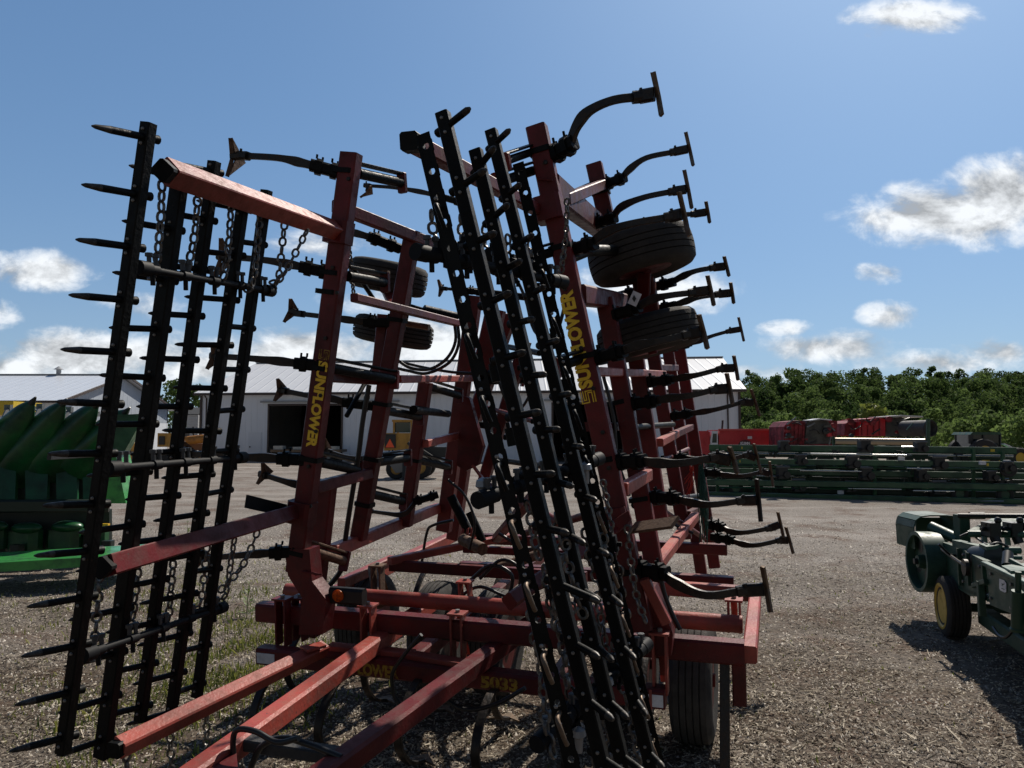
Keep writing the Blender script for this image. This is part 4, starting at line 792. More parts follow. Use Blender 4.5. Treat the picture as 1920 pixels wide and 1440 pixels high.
Lbars = [dict(a=(279, 231), b=(118, 1411), V=-1.64, tines=[(y, (tx, ty, -.2)) for y, (tx, ty) in zip(b1y, tips1)]),
         dict(a=(338, 330), b=(191, 1419), V=-1.30, A=.066, tines=lt((338, 330), (191, 1419), [334, 430, 525, 617, 708, 795, 885, 985, 1055, 1142, 1225, 1308, 1387], 100)),
         dict(a=(402, 303), b=(263, 1350), V=-1.10, tines=lt((402, 303), (263, 1350), [322, 412, 505, 592, 674, 762, 846, 930, 1010, 1088, 1168, 1246, 1325], 88)),
         dict(a=(457, 372), b=(320, 1345), V=-.90, tines=lt((457, 372), (320, 1345), [392, 478, 562, 647, 728, 808, 890, 964, 1040, 1115, 1190, 1263, 1335], 88)),
         dict(a=(500, 357), b=(369, 1306), V=-.72, tines=lt((500, 357), (369, 1306), [458, 538, 615, 693, 768, 845, 920, 990, 1067, 1140, 1211, 1284], 52))]
harrow(Lbars, PL, None, -1)
rt_d = nrm((.62, -.60, .28))
def rt_(ys, tips): return [(y, (tx, ty, -.10)) for y, (tx, ty) in zip(ys, tips)]
Rbars = [dict(a=(793, 250), b=(1077, 1450), V=-1.64, holed=True, tm=WORN, tines=[(y, 'hook') for y in (390, 630, 745, 870, 975, 1090, 1222, 1335)]),
         dict(a=(830, 212), b=(1134, 1450), V=-1.43, tines=rt_([238, 350, 455, 567, 672, 780, 890, 990, 1095, 1205, 1310, 1420], [(881, 203), (911, 318), (930, 436), (958, 548), (985, 660), (1014, 772), (1040, 888), (1066, 1000), (1124, 1128), (1124, 1233), (1150, 1350), (1180, 1456)])),
         dict(a=(892, 282), b=(1172, 1450), V=-1.22, tines=rt_([312, 410, 506, 605, 704, 806, 903, 1003, 1105, 1208, 1312, 1415], [(928, 275), (954, 382), (978, 488), (1002, 598), (1024, 702), (1050, 805), (1075, 912), (1097, 1020), (1125, 1126), (1150, 1240), (1178, 1347), (1210, 1450)])),
         dict(a=(921, 245), b=(1222, 1440), V=-1.0, tines=rt_([270, 365, 456, 550, 645, 742, 836, 930, 1030, 1115, 1210, 1308, 1408], [(956, 243), (976, 345), (1000, 440), (1022, 537), (1048, 637), (1070, 738), (1093, 838), (1118, 938), (1140, 1040), (1167, 1136), (1192, 1236), (1213, 1342), (1245, 1440)])),
         dict(a=(972, 305), b=(1238, 1450), V=-.84, holed=True, tm=WORN, tines=[(y, 'hook') for y in (510, 600, 690, 770, 855, 960, 1060, 1150, 1215, 1300, 1385)])]
harrow(Rbars, PR, None, 1)
# ---- pipes that tie the bars together, with chain clamps
def hpipe(pa, Va, pb, Vb, bars, dV, r=.015):
    a, b = mv(*pa, Va), mv(*pb, Vb); mb = MB(); mb.tube([a, b], r, 10); ax = nrm(b - a); L_ = np.linalg.norm(b - a); ends = [(0, .0), (L_, 0)]
    for (s, _) in ends: mb.lathe(a + ax * s, ax, [(.015, -.03), (.03, -.03), (.03, .03), (.015, .03)], 14)
    k = 5
    for i in range(k):
        c = a + ax * L_ * (.06 + .22 * i); mb.lathe(c, ax, [(r * .9, -.03), (r * 1.4, -.025), (r * 1.4, .025), (r * .9, .03)], 14)
        for o in (-.02, .02): mb.tube([c + ax * o + MW * .02, c + ax * o + MW * .065], .009, 6, 1); mb.lathe(c + ax * o + MW * .05, MW, [(.015, 0), (.015, .014), (.002, .014)], 6, 1)
        mb.tube([c - MW * .02, c - MW * .06], .01, 6)
    mb.build('harrow_pipe', [PIPEP, mat('dull_zinc', (0.07, 0.073, 0.078), .5, metal=.5)], CU)
hpipe((268, 503), -1.55, (504, 545), -.62, None, 0); hpipe((212, 878), -1.55, (452, 858), -.62, None, 0); hpipe((165, 1226), -1.55, (414, 1140), -.62, None, 0)
hpipe((790, 474), -1.5, (1050, 528), -.72, None, 0, .02); hpipe((905, 935), -1.5, (1118, 862), -.72, None, 0, .02); hpipe((1015, 1388), -1.5, (1208, 1212), -.72, None, 0, .02)
for (x, y, V) in ((1085, 1372, -1.35), (1138, 1276, -1.1), (1120, 1295, -1.05), (905, 905, -1.45), (1098, 874, -.9)):
    mb = MB(); c = mv(x, y, V); mb.lathe(c, MW, [(.012, -.07), (.016, -.02), (.026, -.012), (.022, .008), (.004, .018)], 10); mb.build('clamp_cap', mat('pale_worn_casting', (0.26, 0.27, 0.285), .45, metal=.4), CU)
# ---- chains
def ch(pts, V0, V1=None, sag=0, ln=.052, wr=.0062):
    V1 = V0 if V1 is None else V1; n = len(pts); P_ = [mv(x, y, V0 + (V1 - V0) * i / max(1, n - 1)) for i, (x, y) in enumerate(pts)]
    mb = MB(); mb.chain(catmull(P_, 4) if n > 2 else P_, ln, wr); mb.build('chain', CHAIN, CU)
ch([(304, 320), (302, 400), (296, 470), (292, 510), (278, 520)], -1.45); ch([(372, 352), (366, 430), (357, 480), (345, 520), (318, 515)], -1.2); ch([(434, 380), (429, 450), (422, 510), (404, 538)], -.98, -1.05)
ch([(488, 398), (482, 470), (474, 530), (458, 545)], -.78, -.85); ch([(534, 415), (528, 470), (522, 520), (508, 548)], -.6); ch([(577, 430), (550, 482), (528, 520), (506, 532)], -.45, -.6)
ch([(185, 1072), (184, 1120), (180, 1175), (174, 1240)], -1.48); ch([(262, 1050), (254, 1110), (245, 1180), (232, 1205)], -1.2); ch([(326, 1036), (322, 1090), (318, 1140), (314, 1168)], -.98); ch([(388, 1020), (384, 1070), (376, 1130), (360, 1160)], -.78); ch([(440, 1008), (432, 1060), (424, 1110), (412, 1134)], -.58); ch([(484, 994), (462, 1048), (438, 1082), (410, 1110)], -.42, -.6)
ch([(1063, 372), (1062, 430), (1056, 480), (1052, 512)], -.12, ln=.045); ch([(1176, 985), (1184, 1060), (1194, 1120), (1212, 1168)], -.15); ch([(808, 392), (812, 430), (822, 462)], -1.35); ch([(866, 400), (866, 440), (870, 478)], -1.15); ch([(912, 420), (908, 460), (912, 500)], -.95); ch([(952, 440), (954, 480), (958, 506)], -.8); ch([(995, 450), (998, 490), (1004, 520)], -.7)
ch([(1010, 1200), (1018, 1290), (1025, 1370), (1040, 1420)], -1.5); ch([(1048, 1180), (1062, 1250), (1072, 1330)], -1.2); ch([(1110, 1150), (1120, 1200), (1128, 1270)], -1.0); ch([(1082, 1230), (1090, 1300), (1098, 1350)], -1.1)
ch([(1060, 1010), (1066, 1060), (1082, 1120), (1096, 1160)], -1.25); ch([(1096, 990), (1110, 1060), (1128, 1110)], -1.0); ch([(1130, 1000), (1146, 1070), (1160, 1130)], -.85); ch([(1036, 1080), (1046, 1150), (1058, 1230), (1064, 1290)], -1.4); ch([(1150, 1180), (1160, 1250), (1176, 1320)], -.9); ch([(1130, 1300), (1140, 1370), (1150, 1430)], -1.1); ch([(990, 1120), (1000, 1180), (1006, 1230)], -1.3)
ch([(236, 1392), (238, 1440), (240, 1480)], -1.3); ch([(318, 1345), (320, 1400), (322, 1450)], -1.0); ch([(386, 1312), (388, 1380), (384, 1440)], -.8); ch([(448, 1345), (450, 1400), (452, 1450)], -.9)

# ---- shanks with their sweeps
def shank(pts, V, bl, side, size=1.0, clampn=2, dvm=.14, noclamp=False, m_=STEEL, sm=WORN, dbar=None):
    n = len(pts); pd = PL if side < 0 else PR; cum = [0]
    for i in range(1, n): cum.append(cum[-1] + math.dist(pts[i], pts[i - 1]))
    def dv(s): return -dvm * math.sin(min(1, s * 1.25) * math.pi / 2) * (1 if s < .75 else 1 - .35 * (s - .75) / .25)
    P_ = [mv(x, y, V + dv(c / cum[-1])) for (x, y), c in zip(pts, cum)]
    sp = catmull(P_[clampn - 1:] if not noclamp else P_, 5); k = len(sp)
    mb = MB(); ws = [(.046 - .012 * min(1, i / k * 1.5) + .012 * math.exp(-((i / k - .35) / .12) ** 2)) * size for i in range(k)]; ts = [(.026 - .006 * i / k) * size for i in range(k)]
    mb.strip(sp, ws, ts, pd); so = mb.build('shank', m_, CU)
    if not noclamp:
        mb = MB(); d = nrm(P_[clampn - 1] - P_[0]); mb.beam(P_[0] - d * .05 * size, P_[clampn - 1] + d * .03 * size, .064 * size, .062 * size, pd, .18)
        for q in (.1, .85):
            c = P_[0] + (P_[clampn - 1] - P_[0]) * q; mb.beam(c - d * .018, c + d * .018, .084 * size, .08 * size, pd, .2)
            for o in (-.03, .03): mb.tube([c + pd * .04 * size + MV * o, c + pd * .062 * size + MV * o], .007, 6)
        mb.build('spring_clamp', BLACK, so)
    tip = sp[-1]; dd = nrm(sp[-1] - sp[-4]); hub = MB()
    if bl: 
        cb_ = mv((bl[0][0] + bl[1][0]) / 2, (bl[0][1] + bl[1][1]) / 2, V + dv(1.0) - .02); hub.beam(tip - dd * .015, cb_, (.058 if side > 0 else .04) * size, .034 * size, pd, .25)
    hub.beam(tip - dd * .045 * size, tip + dd * .03 * size, .046 * size, .05 * size, pd, .2); hub.tube([tip + pd * .02 - MV * .02, tip + pd * .036 - MV * .02], .008, 6); hub.build('sweep_holder', m_, so)
    if bl:
        (x0, y0), (x1, y1) = bl; Vt = V + dv(1.0); q0, q1 = mv(x0, y0, Vt - .05), mv(x1, y1, Vt - .05); c = (q0 + q1) / 2; ext = nrm(MU * side) * .010
        nose = c + MV * .13 * size; inn = c + MV * .045 * size; sw = MB(); w = nrm(q1 - q0) * .0
        e0, e1 = nrm(nose - q0) * .02, nrm(nose - q1) * .02
        sw.prism([q0, nose, inn], ext); sw.prism([q1, inn, nose], ext)
        sw.beam(q0 + ext * 1.5, c + MV * .03 + ext * 1.5, .022 * size, .012 * size, MV * .75 - MU * side * .66, .1); sw.beam(q1 + ext * 1.5, c + MV * .03 + ext * 1.5, .022 * size, .012 * size, MV * .75 - MU * side * .66, .1)
        sw.build('sweep', sm, so)
R_ = 1
shank([(1042, 288), (1068, 272), (1082, 235), (1105, 208), (1150, 188), (1205, 181)], 0, ((1219, 136), (1235, 217)), R_, 1.15)
shank([(1138, 345), (1166, 335), (1180, 318), (1212, 296), (1268, 284)], 1.6, ((1282, 248), (1296, 311)), R_)
shank([(1122, 418), (1148, 410), (1165, 388), (1208, 370), (1266, 358)], 1.2, ((1279, 319), (1293, 391)), R_)
shank([(1070, 470), (1108, 458), (1135, 436), (1182, 420), (1262, 406)], .05, ((1268, 360), (1286, 443)), R_)
shank([(1150, 440), (1222, 420), (1262, 406), (1290, 402), (1306, 401)], 1.6, ((1320, 378), (1327, 418)), R_, .9)
shank([(1172, 552), (1258, 530), (1280, 518), (1305, 508), (1342, 501)], 1.6, ((1354, 481), (1363, 518)), R_, .95)
shank([(1150, 592), (1192, 578), (1220, 562), (1255, 554), (1305, 548)], .75, ((1322, 517), (1334, 573)), R_)
shank([(1180, 594), (1260, 574), (1285, 565), (1312, 557), (1352, 551)], 1.6, ((1366, 530), (1372, 569)), R_, .95)
shank([(1122, 670), (1162, 660), (1195, 648), (1235, 640), (1296, 626)], .0, ((1305, 590), (1321, 654)), R_)
shank([(1262, 652), (1290, 645), (1310, 640), (1335, 630), (1370, 620)], 3.6, ((1382, 595), (1392, 640)), R_, .95)
shank([(1218, 716), (1254, 712), (1280, 708), (1312, 702), (1356, 690)], 1.6, ((1372, 667), (1380, 713)), R_)
shank([(1188, 757), (1226, 752), (1252, 747), (1292, 742), (1345, 729)], .75, ((1358, 700), (1369, 757)), R_)
shank([(1264, 780), (1290, 776), (1318, 772), (1350, 766), (1396, 753)], 2.6, ((1405, 730), (1421, 780)), R_, sm=RUST)
shank([(1162, 866), (1200, 864), (1235, 868), (1280, 868), (1348, 856)], 0, ((1362, 838), (1377, 888)), R_)
shank([(1252, 860), (1282, 858), (1310, 862), (1362, 862), (1404, 852)], 2.6, ((1410, 832), (1424, 886)), R_)
shank([(1322, 886), (1345, 887), (1362, 891), (1395, 892), (1432, 884)], 3.6, ((1440, 865), (1447, 912)), R_)
shank([(1228, 932), (1266, 934), (1295, 942), (1335, 946), (1396, 938)], .75, ((1414, 898), (1422, 978)), R_, sm=STEEL)
shank([(1335, 984), (1352, 988), (1372, 997), (1400, 998), (1446, 990)], 2.6, ((1455, 960), (1466, 1008)), R_)
shank([(1345, 1008), (1370, 1012), (1392, 1020), (1420, 1022), (1466, 1012)], 2.6, ((1470, 988), (1484, 1038)), R_)
shank([(1200, 1068), (1242, 1074), (1268, 1094), (1325, 1116), (1400, 1106)], 0, ((1424, 1062), (1439, 1148)), R_, 1.05)
Lf = -1
shank([(630, 322), (592, 312), (560, 304), (520, 296), (455, 292)], 0, ((436, 258), (430, 330)), Lf, 1.05, sm=RUST)
shank([(860, 378), (822, 368), (790, 360), (740, 352), (688, 348)], 2.6, ((698, 348), (678, 370)), Lf, .9, sm=RUST)
shank([(738, 462), (698, 446), (670, 438), (648, 434), (640, 432)], .75, None, Lf)
shank([(610, 510), (572, 502), (545, 496), (490, 487), (418, 481)], 0, ((418, 446), (404, 522)), Lf, 1.05, sm=RUST)
shank([(735, 606), (690, 604), (655, 600), (610, 594), (560, 588)], .75, ((548, 560), (536, 604)), Lf, 1, sm=RUST)
shank([(604, 686), (562, 682), (530, 678), (470, 672), (405, 668)], 0, ((402, 642), (392, 692)), Lf, 1.05, sm=RUST)
shank([(690, 760), (650, 755), (625, 748), (580, 742), (530, 732)], .75, ((524, 710), (518, 752)), Lf, 1, sm=RUST)
shank([(576, 862), (530, 860), (500, 858), (440, 856), (350, 850)], 0, ((348, 828), (338, 878)), Lf, 1.05, sm=RUST)
shank([(768, 856), (725, 858), (700, 860), (655, 858), (615, 846)], 1.6, ((612, 822), (604, 870)), Lf, .95, sm=RUST)
shank([(608, 914), (578, 912), (555, 908), (525, 900), (494, 890)], .38, ((496, 868), (486, 908)), Lf, .95, sm=RUST)
shank([(812, 930), (780, 940), (757, 964), (720, 962), (692, 958)], 1.6, None, Lf, .8)
shank([(560, 1034), (515, 1036), (488, 1038), (440, 1042), (375, 1048)], 0, ((372, 1024), (364, 1072)), Lf, 1.0, sm=RUST)
shank([(900, 548), (880, 545), (862, 543), (845, 542), (832, 541)], 2.6, ((824, 524), (826, 556)), Lf, .8, sm=RUST)
# spring housings behind the posts
def housing(p0, p1, V0, V1, w=.075, m_=BLACK):
    a, b = mv(*p0, V0), mv(*p1, V1); mb = MB(); d = nrm(b - a); mb.tube([a, a + (b - a) * .96], w * .42, 10); mb.beam(a + MW * w * .75, b + MW * w * .75, .012, .05, MW); mb.beam(b - d * .012, b + d * .012, w * 1.7, .06, MW, mi=1); mb.build('spring_housing', [m_, RED], CU)
housing((672, 325), (754, 343), .05, .45); housing((652, 518), (722, 530), .06, .45); housing((620, 690), (740, 712), .06, .7); housing((712, 768), (788, 782), .8, 1.5); housing((598, 866), (672, 882), .05, .6); housing((700, 868), (765, 858), .8, 1.3); housing((690, 925), (756, 940), .8, 1.4); housing((575, 1030), (646, 1052), .06, .42, m_=RUST); housing((800, 724), (862, 742), 1.65, 2.3); housing((780, 862), (842, 876), 1.65, 2.4); housing((868, 700), (980, 712), 2.6, 2.9)
housing((1000, 284), (946, 303), .02, -.35, .05); housing((1000, 320), (935, 342), .02, -.3, .06); housing((1112, 352), (1064, 374), 1.55, .9, .05); housing((1044, 470), (990, 486), .02, -.2, .06); housing((1095, 672), (1040, 690), .02, -.3, .06)
for (p_, q_, Va, Vb) in (((878, 545), (1010, 560), 2.6, 2.6), ((890, 716), (1000, 712), 2.7, 2.7), ((860, 790), (925, 800), 2.7, 2.7), ((775, 768), (840, 776), 1.2, 2.4)):
    mb = MB(); mb.tube([mv(*p_, Va), mv(*q_, Vb)], .032, 8); mb.build('cross_tube', BLACK, CU)
# ---- gauge wheels carried flat on the folded wings
def gauge(px_, py_, V, R, w, ax, side, name='gauge_wheel'):
    c = mv(px_, py_, V); ax = nrm(ax); mb = MB(); prof = [(.50 * R, -w * .42), (.78 * R, -w * .5), (.90 * R, -w * .46)]
    gr = 4; x0 = -w * .38; st_ = w * .76 / (gr + 1)
    for i in range(gr + 1):
        a = x0 + st_ * i; cr = lambda q: R * (1 - .055 * (2 * q / w) ** 2)
        prof += [(cr(a + .004), a + .004), (cr(a + st_ - .004), a + st_ - .004)]
        if i < gr: prof += [(cr(a + st_) - .014, a + st_ - .003), (cr(a + st_) - .014, a + st_ + .003)]
    prof += [(.90 * R, w * .46), (.78 * R, w * .5), (.50 * R, w * .42)]
    t = MB(); t.lathe(c, ax, prof, 44, closed=True); wh = t.build(name, RUBBERL if name == 'transport_wheel' else RUBBER, CU)
    t = MB(); t.lathe(c, ax, [(.52 * R, -w * .42), (.5 * R, -w * .36), (.46 * R, -w * .10), (.12 * R, -w * .02), (.12 * R, w * .16), (.46 * R, w * .10), (.5 * R, w * .36), (.52 * R, w * .42)], 24); t.lathe(c, ax, [(.01, -w * .5), (.09 * R, -w * .5), (.11 * R, w * .5), (.01, w * .5)], 12)
    for i in range(6):
        a_ = nrm(np.cross(ax, (0, .3, 1) if abs(ax[2]) < .9 else (1, .2, 0))); b_ = np.cross(ax, a_); q = c + (a_ * math.cos(i * 1.047) + b_ * math.sin(i * 1.047)) * R * .24; t.tube([q - ax * w * .12, q - ax * w * .02 + ax * w * .2], .012, 6)
    t.build('rim', RED, wh); return c
for (x, y, V, r_) in ((872, 470, -1.25, .03), (925, 480, -1.0, .03), (962, 500, -.85, .03), (1000, 505, -.75, .03), (838, 465, -1.4, .03), (975, 905, -1.25, .028), (1030, 885, -1.0, .028), (1078, 868, -.85, .028), (1090, 1310, -1.2, .028), (1150, 1250, -.95, .028), (1060, 1345, -1.35, .028)):
    mb = MB(); c = mv(x, y, V); mb.lathe(c, nrm(MV + MW * .1), [(r_ * .6, -.035), (r_ * 1.2, -.03), (r_ * 1.2, .03), (r_ * .6, .035)], 12); mb.beam(c - MW * .07, c + MW * .05, .02, .035, MU); mb.tube([c + MU * .02 - MW * .06, c + MU * .02 - MW * .085], .009, 6); mb.build('chain_clamp', PIPEP, CU)
c = gauge(728, 520, 1.5, .31, .235, PL + MU * .05, -1); beam(c - PL * .10, mv(748, 590, .85), .08, .07, MU, RED, 'wheel_arm')
mb = MB(); mb.beam(mv(668, 516, 1.05), mv(725, 522, 1.05), .05, .06, MW); mb.beam(mv(722, 508, 1.05), mv(722, 540, 1.05), .06, .05, MU); mb.build('wheel_bracket', RUST, CU)
c = gauge(738, 622, 1.5, .315, .20, PL + MU * .05, -1); beam(c + PL * .10, mv(752, 560, .85), .08, .07, MU, RED, 'wheel_arm')
mb = MB(); mb.tube([mv(763, 607, 1.0), mv(805, 614, 1.0)], .022, 8); mb.build('axle_shaft', WORN, CU)
c = gauge(1202, 478, 1.15, .35, .27, PR - MU * .05, 1); beam(c - PR * .10, mv(1206, 552, 1.3), .09, .08, MU, RED, 'wheel_arm'); beam(mv(1206, 520, 1.4), mv(1222, 625, 1.5), .15, .1, MU, RED, 'wheel_arm')
mb = MB(); mb.tube([mv(1060, 486, .05), mv(1100, 470, .35), mv(1150, 470, .8)], .035, 11); mb.build('wheel_bracket', BLACK, CU)
c = gauge(1216, 630, 1.25, .345, .25, PR - MU * .05, 1); 
mb = MB(); t0 = mv(1190, 560, .6); mb.beam(t0 - MU * .018 - MW * .036, t0 + MU * .018 + MW * .036, .055, .003, MU); tg = mb.build('paper_tag', WHITE, CU)
mb = MB(); q = t0 - MV * .004 - MU * .002; mb.prism([q + MW * .022, q + MU * .012, q - MW * .022, q - MU * .012], -MV * .003); mb.build('diamond_mark', BLK, tg)

# ---- centre frame
def fb(U0, V0, W0, U1, V1, W1, w, h, m_=RED, hint=None, name='frame_beam', c=.12):
    return beam(M(U0, V0, W0), M(U1, V1, W1), w, h, MW if hint is None else hint, m_, name, c)
B0 = fb(-2.37, 0, 0, .05, 0, 0, .10, .10); B1 = fb(-2.52, .2, .19, .43, .2, .19, .115, .10, RED)
mb = MB(); mb.tube([M(-2.62, .63, .20), M(.41, .63, .20)], .05, 14); mb.build('axle_tube', RED_LIT, CU)
fb(-2.0, 2.3, 0.0, .3, 2.3, 0.0, .10, .10, RED); beam(mw(1406, 1228, .19), mw(1417, 1112, .19), .09, .07, MW, RED_LIT, 'frame_beam'); beam(mw(1220, 1100, .19), mw(1416, 1114, .19), .09, .08, MW, RED_LIT, 'frame_beam'); fb(-2.62, .7, .02, -2.55, 3.6, .02, .10, .09, RED_LIT); fb(-1.45, .1, -.02, -1.45, 3.2, -.02, .09, .09); fb(-.55, .1, -.02, -.55, 3.0, -.02, .09, .09); fb(-2.4, 3.5, 0, .2, 3.5, 0, .1, .1)
fb(.40, .2, .13, .40, .2, -.08, .07, .06, RED, MU)
for (U, V) in ((-2.30, 0), (-.02, 0)):
    mb = MB(); p = M(U, V, -.005); mb.beam(p - MU * .062, p + MU * .062, .062, .104, MW, .02); mb.build('reflector', WHITE, B0)
mb = MB(); mb.beam(M(-.02, -.053, -.05), M(-.02, -.053, .05), .014, .006, MU); mb.build('reflector_strap', RED_LIT, B0)
lettering('SUNFLOWER', M(-1.86, -.051, -.040), MU, MW, .44, .072, YDIM, B0); lettering('5033', M(-.93, -.051, -.036), MU, MW, .21, .068, YDIM, B0)
def beam_px(p0, p1, W, w, h, m_=RED_LIT, name='frame_brace', up_=None): return beam(mw(*p0, W), mw(*p1, W), w, h, MW if up_ is None else up_, m_, name)
beam_px((730, 1052), (958, 1006), .22, .06, .06); beam_px((870, 1029), (1180, 1044), .22, .06, .06, RED); beam_px((732, 1060), (1100, 1083), .16, .085, .06, RED); beam_px((640, 1094), (735, 1050), .12, .08, .07); beam_px((617, 1212), (775, 1226), .062, .03, .08); beam_px((770, 1228), (875, 1245), .062, .03, .08)  # last two are pale slabs painting sunlight onto the rear beam's top
beam_px((865, 1163), (1010, 1178), .05, .05, .06, RED_LIT)
# uprights with bolted caps
for (x, y, W_, H, m_) in ((690, 1137, .30, .24, RED_LIT), (858, 1152, .28, .28, RED_LIT), (872, 1092, .30, .16, RED_LIT), (530, 1124, .30, .28, RED), (562, 1122, .28, .26, RED), (1237, 1188, .31, .30, RED_LIT), (1376, 1126, .31, .18, RED_LIT), (708, 1062, .34, .24, RUST)):
    mb = MB(); p = mw(x, y, W_) - MW * W_; H0 = W_ - H; s = .032; H = W_
    for sx in (-1, 1): mb.beam(p + MU * s * sx + MW * H0, p + MU * s * sx + MW * H, .012, .07, MU, .05)
    mb.prism([p - MU * .02 + MV * .03 + MW * (H - .02), p - MU * .02 + MV * .14 + MW * H0, p + MU * .005 + MV * .14 + MW * H0, p + MU * .005 + MV * .03 + MW * (H - .02)], MU * .012); mb.beam(p + MW * (H + .007) - MV * .045, p + MW * (H + .007) + MV * .045, .10, .012, MU, .05); mb.lathe(p + MW * (H + .013), MW, [(.014, 0), (.014, .015), (.002, .016)], 6, 1)
    mb.build('bearing_bracket', [m_, BOLT], CU)
# rear hitch bars
h1 = beam(mw(808, 1132, .10), mw(330, 1480, .10), .095, .095, MW, RED_LIT, 'hitch_beam', .14); h2 = beam(mw(1010, 1160, .10), mw(560, 1490, .10), .095, .095, MW, RED, 'hitch_beam', .14)
mb = MB(); mb.beam(mw(440, 1388, .11), mw(665, 1422, .11), .075, .05, MV); mb.build('hitch_crossplate', mat('charred_plate', (0.03, 0.03, 0.032), .6, col2=(0.07, 0.065, 0.06), nscale=20, bump=.4), CU)
mb = MB(); q = mw(418, 1388, .1); mb.prism([mw(396, 1400, .12), mw(440, 1374, .12), mw(446, 1440, .12) - MW * .0, mw(398, 1462, .12)], -MV * .03 - MW * .02); mb.build('hitch_plate', RED, CU)
arm = beam(mw(606, 1216, .09), mw(222, 1402, .09), .075, .075, nrm(MW + MU * .45), RED_LIT, 'harrow_arm', .1); mb = MB(); mb.beam(mw(222, 1402, .09), mw(212, 1408, .09), .065, .065, MW); mb.build('end_cap', BLACK, arm)
mb = MB(); p = mw(598, 1210, .11); mb.prism([mw(562, 1216, .13), mw(600, 1208, .13), mw(612, 1214, .13), mw(576, 1224, .13)], MW * .015); mb.build('socket_plate', RED_LIT, CU)
# marker light
q = mv(652, 1117, .02); mb = MB(); mb.beam(q - MU * .11, q + MU * .11, .095, .06, MW, .25); ml = mb.build('marker_light', BLK, CU); mb = MB(); c = mv(634, 1117, -.012); mb.lathe(c, -MV, [(.036, 0), (.036, .006), (.028, .016), (.004, .02)], 16); mb.build('lens', AMBER, ml)
# transport wheels
def ground_wheel(px_, py_top, Y, R, w):
    p = at(px_, py_top, Y); p[2] = R; pxl = (px_, 0); d = CAM * 0; 
    cx = (px_ - 960) / F * (Y * math.cos(PITCH) + (R - CAM[2]) * math.sin(PITCH)); c = np.array([cx, Y, R])
    return c
def twheel(px_, Y, R, w):
    c = ground_wheel(px_, 0, Y, R, w); q = (c - MO); 
    # reuse the gauge wheel builder through its photo position
    d = c - CAM; z = d @ fw; x_, y_ = 960 + F * (d @ rt) / z, 720 - F * (d @ up) / z
    return gauge(x_, y_, (c - MO) @ MV, R, w, MU, 1, 'transport_wheel')
twheel(1302, 4.75, .372, .25); twheel(824, 5.9, .37, .25); twheel(690, 6.3, .37, .25); twheel(1190, 5.1, .372, .25); twheel(930, 5.6, .37, .25)
for (U, V) in ((.12, 1.02), (-1.5, 1.1), (-.35, 1.05)):
    mb = MB(); mb.beam(M(U, V, .05), M(U, V + .25, -.22), .08, .06, MU); mb.build('walking_axle', RED, CU)
# working shanks still hanging under the centre frame
def down_shank(U, V, s=1.0):
    p = M(U, V, -.05); z0 = p[2]; f_ = nrm((MV[0], MV[1], 0)); k = np.array([0, 0, 1.])
    zz = z0 - .04; pts = [p, p - f_ * .14 + k * .0 * s, p - f_ * .30 - k * zz * .25, p - f_ * .34 - k * zz * .55, p - f_ * .22 - k * zz * .85, p - f_ * .05 - k * zz * .98]
    mb = MB(); sp = catmull(pts, 5); mb.strip(sp, [.045] * len(sp), [.022] * len(sp), MU); so = mb.build('shank', STEEL, CU); mb = MB(); t = sp[-1]; mb.prism([t + f_ * .08, t - f_ * .05 + MU * .10, t - f_ * .0, t - f_ * .05 - MU * .10], (0, 0, .01)); mb.build('sweep', WORN, so)
for (U, V) in ((-2.2, .05), (-1.75, .0), (-1.3, .05), (-.85, .0), (-.4, .05), (-2.5, .8), (-1.95, .85), (-1.5, .8), (-1.05, .8), (-.6, .8), (-.15, .8), (-2.3, 2.3), (-1.6, 2.3), (-.9, 2.3), (-.2, 2.3)): down_shank(U, V)
q = M(.33, .2, .14); mb = MB(); mb.beam(q, (q[0] - .04, q[1] - .10, .03), .05, .03, MU); so = mb.build('shank', STEEL, CU)
# hoses
def hose(pts, V, r=.009, VW=None, name='hose'):
    P_ = [mv(x, y, V if VW is None else VW[i]) for i, (x, y) in enumerate(pts)]; mb = MB(); mb.tube(catmull(P_, 5), r, 7); mb.build(name, HOSE, CU)
hose([(852, 603), (854, 640), (838, 672), (806, 692), (770, 690), (746, 676)], 1.65, .013); hose([(858, 603), (860, 645), (842, 680), (800, 700), (765, 695), (742, 690)], 1.7, .013)
hose([(692, 722), (680, 790), (672, 855), (655, 960), (645, 1030), (640, 1068), (612, 1105)], .55, .017)
hose([(756, 680), (800, 690), (850, 698), (890, 700)], 1.9, .012); hose([(790, 1060), (800, 1000), (812, 985), (850, 975)], 2.0, .012)
hose([(440, 1440), (437, 1390), (446, 1368), (480, 1372), (520, 1392), (560, 1384)], -1.3, .012); hose([(470, 1440), (490, 1400), (530, 1384), (580, 1396), (640, 1420)], -1.25, .013)
hose([(790, 1190), (760, 1225), (736, 1262), (738, 1300), (750, 1322)], -.1, .011); hose([(1140, 1100), (1160, 1150), (1180, 1190)], .3, .012); hose([(880, 1090), (920, 1060), (960, 1080), (950, 1130), (940, 1160)], 1.2, .014); hose([(900, 1085), (940, 1050), (975, 1072), (965, 1150)], 1.2, .012); hose([(800, 1190), (860, 1200), (930, 1195), (1000, 1190)], .5, .011); hose([(820, 1300), (870, 1330), (930, 1320), (985, 1290)], -.3, .011); hose([(1235, 1060), (1245, 1110), (1260, 1150), (1275, 1180)], .5, .013); hose([(1062, 560), (1052, 600), (1040, 640)], .2, .01)
